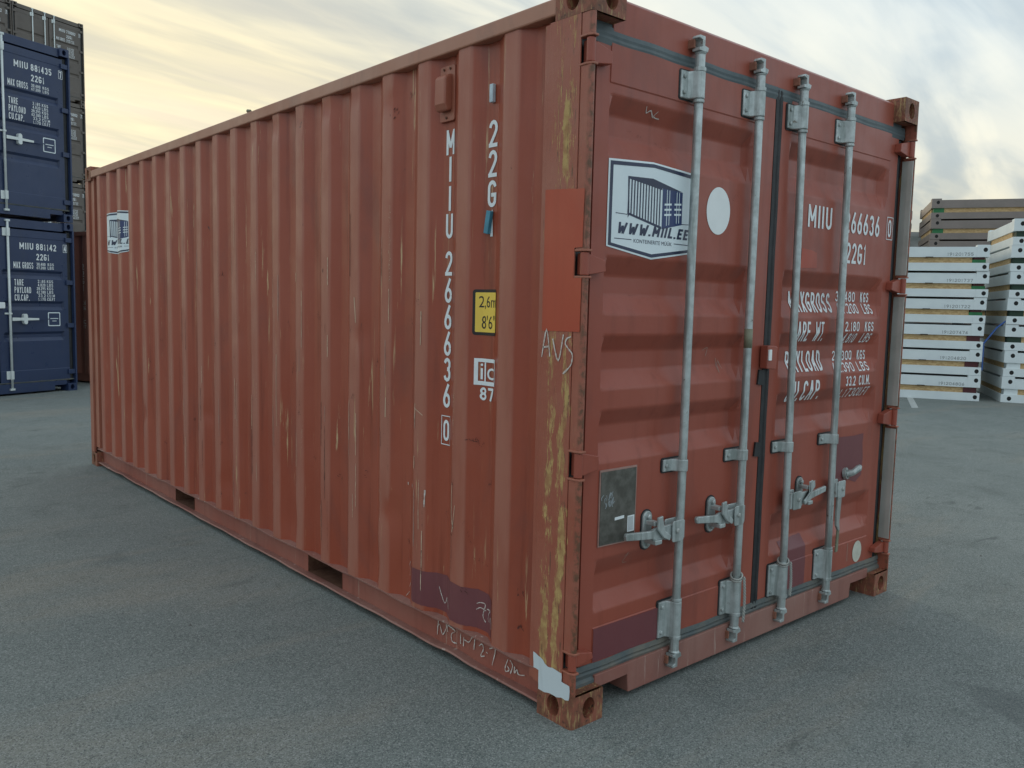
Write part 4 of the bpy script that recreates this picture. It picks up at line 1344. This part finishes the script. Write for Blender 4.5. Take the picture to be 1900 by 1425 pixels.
for j in range(120):
    y_ = rr.uniform(0.35, 4.6)
    z_ = rr.uniform(0.22, 1.75)
    if 0.48 < y_ < 0.90 and z_ > 0.88:
        continue
    kind_ = rr.random()
    if kind_ < 0.55:      # small dark knocks
        P = [(-y_, z_), (-y_ + rr.uniform(-.03, .03), z_ + rr.uniform(-.04, .04))]
        drape('scuff', [('b', P, rr.uniform(.006, .016))], 'dark_scuff', on_side(0.0020), hero, [-q for q in ybr], out=(-1, 0, 0))['kind'] = 'stuff'
    elif kind_ < 0.8:     # dark vertical rubs on a rib edge
        k_ = round((y_ - YO) / PITCH)
        y_ = YO + k_ * PITCH + rr.choice([0.002, 0.070])
        ln = rr.uniform(.05, .35)
        drape('scuff', [('b', [(-y_, z_), (-y_ + rr.uniform(-.002, .002), z_ + ln)], .005)], 'dark_scuff', on_side(0.0022), hero, [-q for q in ybr], out=(-1, 0, 0))['kind'] = 'stuff'
    else:                 # pale flakes
        k_ = round((y_ - YO) / PITCH)
        y_ = YO + k_ * PITCH + rr.choice([0.003, 0.069])
        ln = rr.uniform(.05, .30)
        drape('scuff', [('b', [(-y_, z_), (-y_ + rr.uniform(-.002, .002), z_ + ln)], .006)], 'pale_scratch', on_side(0.0024), hero, [-q for q in ybr], out=(-1, 0, 0))['kind'] = 'stuff'

# magnets stuck on the wall, and twine tied to the bars
mg = MB().box(-0.008, 0.008, -0.010, 0.010, -0.034, 0.034).build('magnet_strip', 'magnet_white', bevel=0.002)
mg.location = (side_x(.552, 2.303) - 0.009, .552, 2.303)
tag(mg, 'small pale magnet strip upright on the red wall above 22G1', 'magnet')
mg = MB().box(-0.008, 0.008, -0.013, 0.013, -0.044, 0.044).build('magnet_strip', 'magnet_blue', bevel=0.002)
mg.location = (side_x(.56, 1.82) - 0.0105, .560, 1.818)
mg.rotation_euler = (R(11), 0, 0)
tag(mg, 'tilted light blue magnet strip covering the last 1 of 22G1', 'magnet')


def twine(i, z, drop, label):
    x = rodx(i, z)
    m = MB()
    loop = [(x + 0.024 * math.cos(t), 0.020 + 0.024 * math.sin(t), z + 0.012 * math.sin(t * 1.0 + 1)) for t in [k * 2 * math.pi / 20 for k in range(21)]]
    m.tube(loop, 0.0042, 7)
    m.tube([(p[0], p[1], p[2] - 0.010) for p in loop], 0.0042, 7)
    for ph in (0, math.pi):
        pts = []
        for k in range(40):
            f = k / 39
            pts.append((x + 0.006 + 0.012 * math.sin(f * 2.5) + 0.0035 * math.cos(f * 46 + ph), -0.014 + 0.0035 * math.sin(f * 46 + ph), z - drop * f))
        m.tube(pts, 0.0036, 6)
    o = m.build('twine', 'rope_fibre', smooth=True)
    tag(o, label, 'twine')


twine(1, 0.362, 0.20, 'twisted pale twine tied round the second locking bar from the left')
twine(2, 0.358, 0.16, 'twine looped over the lower bracket of the third locking bar')


# ------------------------------------------------------------------ containers in the background
def bg_door_y(d, x, z, full=False):
    a, b = ((0.16, 1.12) if d == 0 else (1.30, 2.262))
    wx = max(0.0, min(1.0, min((x - a) / 0.02, (b - x) / 0.02)))
    dep = 0.0
    for t, q in ((1.845, 1.718), (1.388, 1.254), (.929, .794)):
        if q < z < t:
            dep = max(dep, min(1.0, (t - z) / 0.035, (z - q) / 0.05))
    return 0.040 + 0.030 * dep * wx - (0.004 if (z > 2.32 or z < 0.36) else 0.0)


def make_bg(label, pm, number, digit, sticker_on=True, txt='lettering_white', side_text=None):
    root = empty('shipping_container', label, 'container')
    zs = sorted(set([0.19, 0.355, 0.362, 2.316, 2.323, 2.43] + [round(v, 4) for t, q in ((1.845, 1.718), (1.388, 1.254), (.929, .794)) for v in (t + .001, t - .035, q + .05, q - .001)]))
    leafs = []
    for d in (0, 1):
        e0, e1 = ((0.10, 1.205) if d == 0 else (1.233, 2.338))
        a, b = ((0.16, 1.12) if d == 0 else (1.30, 2.262))
        m = MB()
        m.grid([e0, a, a + .02, b - .02, b, e1], zs, lambda x, z: (x, bg_door_y(d, x, z), z))
        m.add([(e0, .04, .19), (e1, .04, .19), (e1, .09, .19), (e0, .09, .19), (e0, .04, 2.43), (e1, .04, 2.43), (e1, .09, 2.43), (e0, .09, 2.43)], [(0, 1, 2, 3), (4, 5, 6, 7), (0, 4, 7, 3), (1, 5, 6, 2)])
        lf = m.build('door', pm, root)
        leafs.append(lf)
        for z in (2.33, 1.68, 1.02, 0.30):
            x0 = 2.30 if d else 0.0
            x1 = W - 0.012 if d else 0.138
            MB().box(min(x0, x1) + (0.012 if not d else 0), max(x0, x1), 0.012, 0.045, z - 0.035, z + 0.035).build('hinge', pm, lf, bevel=0.004)
        strip('door_seal', 'black_rubber', lf, (2.339 if d else .03), (W - .03 if d else .099), 0.17, 2.45, 0.052, 0.09, 0.004, True)
        strip('door_seal', 'dirty_rubber', lf, (1.22 if d else .03), (W - .03 if d else 1.22), 0.170, 0.190, 0.036, 0.09, 0.004, False)
    for x, d in ((0.66, 0), (1.07, 0), (1.387, 1)):
        lf = leafs[d]
        MB().tube([(x, 0.012, 0.10), (x, 0.012, 2.54)], 0.017, 12).build('lock_rod', 'new_zinc', lf, smooth=True)
        for z0, z1 in ((2.322, 2.438), (0.24, 0.36), (1.19, 1.215)):
            MB().prism([(x - .068, .036), (x - .068, .028), (x - .028, .024), (x - .022, -.010), (x + .022, -.010), (x + .028, .024), (x + .034, .036)], z0, z1).build('rod_bracket', 'new_zinc', lf, bevel=0.003)
        for z, s in ((2.53, 1), (0.105, -1)):
            MB().box(x - .034, x + .034, -0.006, 0.040, min(z, z + s * .03), max(z, z + s * .03)).build('cam_lock', 'new_zinc', lf, bevel=0.004)
        sgn = 1 if d else -1
        hm = MB().prism([(x + sgn * .02, 1.095), (x + sgn * .02, 1.145), (x + sgn * .17, 1.142), (x + sgn * .43, 1.135), (x + sgn * .43, 1.105), (x + sgn * .17, 1.100)], -0.014, 0.000, 'y')
        ho = hm.build('handle', 'new_zinc', lf, bevel=0.003)
        MB().prism([(x + sgn * .431, 1.107), (x + sgn * .431, 1.133), (x + sgn * .60, 1.126), (x + sgn * .60, 1.112)], -0.012, -0.002, 'y').build('handle_grip', pm, ho)
        MB().prism(rrect(x + sgn * .22 - .03, x + sgn * .22 + .03, 1.045, 1.20, .028, 5), -0.020, 0.0395, 'y').build('handle_retainer', 'new_zinc', lf, bevel=0.004)
    MB().box(1.19, 1.305, -0.012, 0.034, 1.277, 1.365).build('seal_box', 'lettering_white', leafs[1], bevel=0.006)
    # frame
    for x0, x1 in ((0, .028), (W - .028, W)):
        MB().box(x0, x1, 0.0, 0.16, 0.118, 2.473).build('corner_post', pm, root, bevel=0.004)
        MB().box(x0, x1, L - .12, L, 0.118, 2.473).build('corner_post', pm, root, bevel=0.004)
    MB().box(0.162, W - 0.162, 0.03, 0.15, 2.452, 2.575).build('door_header', pm, root, bevel=0.004)
    MB().prism([(0.162, 0.10), (.365, 0.10), (.365, .03), (W - .365, .03), (W - .365, .10), (W - .162, .10), (W - .162, .168), (.162, .168)], 0.028, 0.14, 'y').build('door_sill', pm, root, bevel=0.003)
    for x0, x1 in ((0, .06), (W - .06, W)):
        MB().box(x0, x1, .178, L - .178, 2.49, 2.555).build('top_rail', pm, root)
        MB().box(x0 + (.03 if x0 == 0 else 0), x1 - (.03 if x0 else 0), .178, L - .178, 0.03, 0.165).build('bottom_rail', pm, root)
    yb = [0.16] + [0.20 + k * PITCH + o for k in range(21) for o in (0, .072, .140, .210) if 0.20 + k * PITCH + o < L - .12] + [L - .12]
    cf = lambda y: corr(y - 0.20 + YO)
    MB().grid(yb, [.16, 2.5], lambda y, z: (.01 + .036 * cf(y), y, z)).build('side_wall', pm, root)
    MB().grid(yb, [.16, 2.5], lambda y, z: (W - .01 - .036 * cf(y), y, z)).build('side_wall', pm, root)
    MB().box(.03, W - .03, .10, L - .03, 2.545, 2.556).build('roof', pm, root)
    MB().box(.03, W - .03, L - .06, L - .02, .12, 2.5).build('end_wall', pm, root)
    MB().box(.06, W - .06, .1, L - .1, .10, .15).build('floor', pm, root)
    for mx in (0, 1):
        for my in (0, 1):
            for mz in (0, 1):
                casting_mb(mx, my, mz).build('corner_casting', pm, root)
    # printing on the right door
    fb = lambda off: (lambda u, v: (u, bg_door_y(1, u, v) - off, v))
    rows = [('MIIU', 1.575, 1.790, 2.148, 2.244), (number, 1.832, 2.158, 2.148, 2.244), (digit, 2.286, 2.322, 2.150, 2.244), ('22G1', 1.832, 2.04, 1.998, 2.094), ('MAX GROSS', 1.475, 1.780, 1.866, 1.960),
            ('30.480', 1.832, 1.975, 1.918, 1.962), ('KGS', 2.01, 2.11, 1.918, 1.962), ('67.200', 1.832, 1.975, 1.866, 1.908), ('LBS', 2.01, 2.11, 1.866, 1.908), ('TARE', 1.480, 1.62, 1.615, 1.706), ('PAYLOAD', 1.480, 1.735, 1.505, 1.595), ('CU.CAP.', 1.480, 1.705, 1.392, 1.484)]
    for i, (n_, u_) in enumerate((('2.185', 'KGS'), ('4.820', 'LBS'), ('28.295', 'KGS'), ('62.380', 'LBS'), ('33.2', 'CU.M'), ('1.170', 'CU.FT'))):
        z = 1.662 - i * 0.0535
        rows += [(n_, 1.845 if len(n_) < 6 else 1.825, 1.965, z, z + .044), (u_, 1.99, 2.09 if len(u_) == 3 else 2.115, z, z + .044)]
    for s, u0, u1, v0, v1 in rows:
        drape('lettering', [('s', s, u0, u1, v0, v1, 0.16)], txt, fb(0.004), leafs[1], vbreaks=zs)
    drape('lettering', [('h', [(2.270, 2.138), (2.338, 2.138), (2.338, 2.258), (2.270, 2.258)], [(2.276, 2.144), (2.332, 2.144), (2.332, 2.252), (2.276, 2.252)])], txt, fb(0.004), leafs[1])
    if sticker_on:
        so = drape('sticker', [('p', rrect(1.994, 2.195, 1.012, 1.222, .015))], 'sticker_white', fb(0.003), leafs[1])
        drape('sticker_field', [('p', rrect(2.008, 2.181, 1.026, 1.208, .010))], pm, fb(0.0045), so)
        drape('print', [('p', [(2.03, 1.122), (2.16, 1.122), (2.16, 1.132), (2.03, 1.132)]), ('p', [(2.06, 1.085), (2.13, 1.085), (2.13, 1.094), (2.06, 1.094)])], 'sticker_white', fb(0.006), so)
    if side_text:
        for s, y, zt, h in side_text:
            wd = .055 if len(s) == 1 else 0.10
            drape('lettering', [('s' if s.upper() == s and "'" not in s else 't', s, -y - wd / 2, -y + wd / 2, zt - h, zt)], 'lettering_soft', lambda u, v: (.01 + .036 * cf(-u) - .003, -u, v), root, [-q for q in yb])
    return root


TH = R(23)
cT, sT = math.cos(TH), math.sin(TH)


BO = (-0.787, 11.497)
b1 = make_bg('navy blue container numbered 881142 standing on the ground at the left edge', 'blue_paint', '881142', '4')
b1.location = (BO[0], BO[1], 0)
b1.rotation_euler = (0, 0, TH)
b1['group'] = 'stacked navy containers'
b2 = make_bg('navy blue container numbered 881435 stacked on top of the one numbered 881142', 'blue_paint', '881435', '7')
b2.location = (BO[0], BO[1], H + 0.012)
b2.rotation_euler = (0, 0, TH)
b2['group'] = 'stacked navy containers'

# dark stack further back, two columns four high
DO = (5.98 - W * cT, 29.21 - W * sT)
ordn = ['bottom', 'second from bottom', 'second from top', 'top']
nums = [('881470', '2'), ('881448', '7'), ('881481', '3'), ('770002', '7')]
dk = make_bg('dark grey container at the top of the tall stack beside the sunset glow', 'dark_paint', '770002', '7', sticker_on=False)
dk['group'] = 'dark containers stacked four high'
base_dark = dk
dk.location = (DO[0], DO[1], 3 * (H + .012))
dk.rotation_euler = (0, 0, TH)
for c in (0, 1):
    for lev in range(4):
        if c == 0 and lev == 3:
            continue
        o = copy_tree(base_dark)
        o.location = (DO[0] - c * (W + 0.03) * cT, DO[1] - c * (W + 0.03) * sT, lev * (H + .012))
        o['label'] = 'dark grey container, %s of the %s column in the far stack' % (ordn[lev], 'right' if c == 0 else 'left')

br = make_bg('rust brown container half hidden between the navy stack and the red container', 'brown_paint', '204417', '5', sticker_on=False, txt='lettering_soft',
             side_text=[('2', .55, 2.02, .10), ('2', .55, 1.90, .10), ('G', .55, 1.78, .10), ('1', .55, 1.66, .10), ('2,6', .55, 1.40, .07), ("8'6", .55, 1.31, .07), ('ic', .55, 1.10, .09), ('87', .55, .99, .06)])
br.location = (2.06, 13.05, 0)
br.rotation_euler = (0, 0, TH)

# ------------------------------------------------------------------ flat-packed cabins in stacks
CW, CD, CH_ = 6.0, 2.4, 0.452


def cabin_bundle(frame, pad_top, pad_bot, stencil, label, group):
    """one flat-packed cabin: floor frame, board infill on corner blocks, roof frame with raised corners"""
    root = empty('cabin_bundle', label, 'cabin bundle', group=group)
    ff = MB()
    for (x0, x1, y0, y1) in ((.20, CW - .20, 0.006, .10), (.20, CW - .20, CD - .10, CD - .006), (0.006, .10, .20, CD - .20), (CW - .10, CW - .006, .20, CD - .20)):
        ff.box(x0, x1, y0, y1, 0.0, 0.140)
    ff.build('floor_frame', frame, root)
    rf = MB()
    for (x0, x1, y0, y1) in ((.20, CW - .20, 0.006, .10), (.20, CW - .20, CD - .10, CD - .006), (0.006, .10, .20, CD - .20), (CW - .10, CW - .006, .20, CD - .20)):
        rf.box(x0, x1, y0, y1, 0.238, 0.416)
    rfo = rf.build('roof_frame', frame, root)
    MB().box(.10, CW - .10, .10, CD - .10, 0.385, 0.405).build('roof_sheet', frame, root)
    MB().box(.10, CW - .10, .10, CD - .10, 0.02, 0.06).build('floor_sheet', 'strand_board', root)
    for (x0, x1, y0, y1) in ((.26, CW - .26, .045, .065), (.26, CW - .26, CD - .065, CD - .045), (.03, .05, .26, CD - .26), (CW - .05, CW - .03, .26, CD - .26)):
        MB().box(x0, x1, y0, y1, 0.138, 0.240).build('board', 'strand_board', root)
    for ix in (0, 1):
        for iy in (0, 1):
            x0, x1 = (0, .20) if ix == 0 else (CW - .20, CW)
            y0, y1 = (0, .20) if iy == 0 else (CD - .20, CD)
            for z0, z1 in ((0, .1395), (.238, .4495)):
                cb = MB().box(x0, x1, y0, y1, z0, z1).build('corner_block', frame, root, bevel=0.004)
                zz = (z0 + z1) / 2 + (.02 if z0 else 0)
                xc = (x0 + x1) / 2 + (0.03 if ix == 0 else .03)
                yq = -0.0015 if iy == 0 else CD + 0.0015
                MB().add([(a, yq, b) for a, b in ellipse(xc, zz, .034, .038, 16)], [tuple(range(16))]).build('lifting_hole', 'dark_hole', cb)
            px0, px1 = (.05, .26) if ix == 0 else (CW - .26, CW - .05)
            py0, py1 = (.03, .24) if iy == 0 else (CD - .24, CD - .03)
            if pad_top:
                MB().box(px0, px1, py0, py1, .140, .195).build('spacer_block', pad_bot, root)
                MB().box(px0 + .02, px1 - .02, py0 + .01, py1 - .01, .195, .238).build('spacer_block', pad_top, root)
            else:
                MB().box(px0, px1, py0, py1, .140, .238).build('spacer_block', pad_bot, root)
            # dark stub of the folded column beside the block
            sx0, sx1 = (.27, .33) if ix == 0 else (CW - .33, CW - .27)
            MB().box(sx0, sx1, py0 + .03, py1, .141, .237).build('column_stub', 'dark_hole', root)
    if stencil:
        drape('lettering', [('s', stencil, CW - .66, CW - .25, .262, .316)], 'stencil_grey', lambda u, v: (u, 0.0035, v), rfo)
        drape('lettering', [('s', stencil, .25, .66, .262, .316)], 'stencil_grey', lambda u, v: (u, 0.0035, v), rfo)
    for xx in (2.1, 5.0):
        MB().box(xx, xx + .12, -0.010, 0.005, .232, .244).build('hook', 'dark_hole', root)
    return root


AX = math.atan2(-0.875, 0.484)           # direction the long fronts run in
ca, sa = math.cos(AX), math.sin(AX)
ordw = ['lowest', 'second from the ground', 'third from the ground', 'fourth from the ground', 'fifth from the ground', 'sixth from the ground', 'seventh from the ground', 'eighth from the ground', 'ninth from the ground']


def stack(proto_of, n, corner, right, label_fmt, group):
    """corner = world xy of the front corner (right or left end of the long front)"""
    ox, oy = corner
    if right:
        ox, oy = ox - CW * ca, oy - CW * sa
    for i in range(n):
        o = proto_of(i)
        o.location = (ox + random.uniform(-.012, .012), oy + random.uniform(-.012, .012), i * (CH_ + .002) + 0.001)
        o.rotation_euler = (0, 0, AX + R(random.uniform(-.15, .15)))
        o['label'] = label_fmt % (ordw[i] if i < n - 1 else 'topmost')
        o['group'] = group


PR = {}


def proto(key, *a):
    def get():
        if key not in PR:
            PR[key] = cabin_bundle(*a, label='cabin bundle', group='cabins')
            return PR[key]
        return copy_tree(PR[key])
    return get


w_green = [proto('wg%d' % i, 'cabin_white', 'dark_red_pad', 'green_pad', s) for i, s in enumerate(('191201755', '191201737', '191201722'))]
w_red = [proto('wr%d' % i, 'cabin_white', None, 'dark_red_pad', s) for i, s in enumerate(('191207474', '191204820', '191204806'))]
w_dark = proto('wd', 'cabin_white', None, 'dark_green_pad', None)
w_white = proto('ww', 'cabin_white', None, 'cabin_white', None)
g_green = proto('gg', 'cabin_grey', None, 'green_pad', None)
stack(lambda i: (w_red[2 - i]() if i < 3 else w_green[5 - i]()), 6, (13.77, 3.65), True, 'white flat-packed cabin bundle, %s in the stack nearest the red container', 'white cabin bundles in the nearer stack')
stack(lambda i: (w_white() if i < 2 else w_dark()), 7, (14.02, 3.40), False, 'white flat-packed cabin bundle, %s in the stack at the right edge', 'white cabin bundles in the stack at the right edge')
stack(lambda i: g_green(), 9, (17.55, 6.28), False, 'brown-grey cabin bundle, %s in the tall stack behind the white ones', 'grey cabin bundles behind the white ones')
stack(lambda i: g_green(), 9, (19.6, 7.62), True, 'brown-grey cabin bundle, %s in the far stack peeping past the red container', 'grey cabin bundles peeping past the red container')
rb = make_bg('red container standing in the gap behind the two white cabin stacks', 'red_paint', '310552', '8', sticker_on=False)
rb.location = (17.6, 3.9, 0)
rb.rotation_euler = (0, 0, AX)
sp = MB()
sp.tube([(13.80, 3.66, 1.02), (13.95, 3.52, 1.30), (14.06, 3.42, 1.42)], 0.014, 6)
sp.tube([(13.80, 3.66, 1.02), (13.795, 3.655, 0.55)], 0.012, 6)
tag(sp.build('tie_down_strap', 'strap_blue'), 'bright blue strap hanging in the gap between the two white stacks', 'strap')
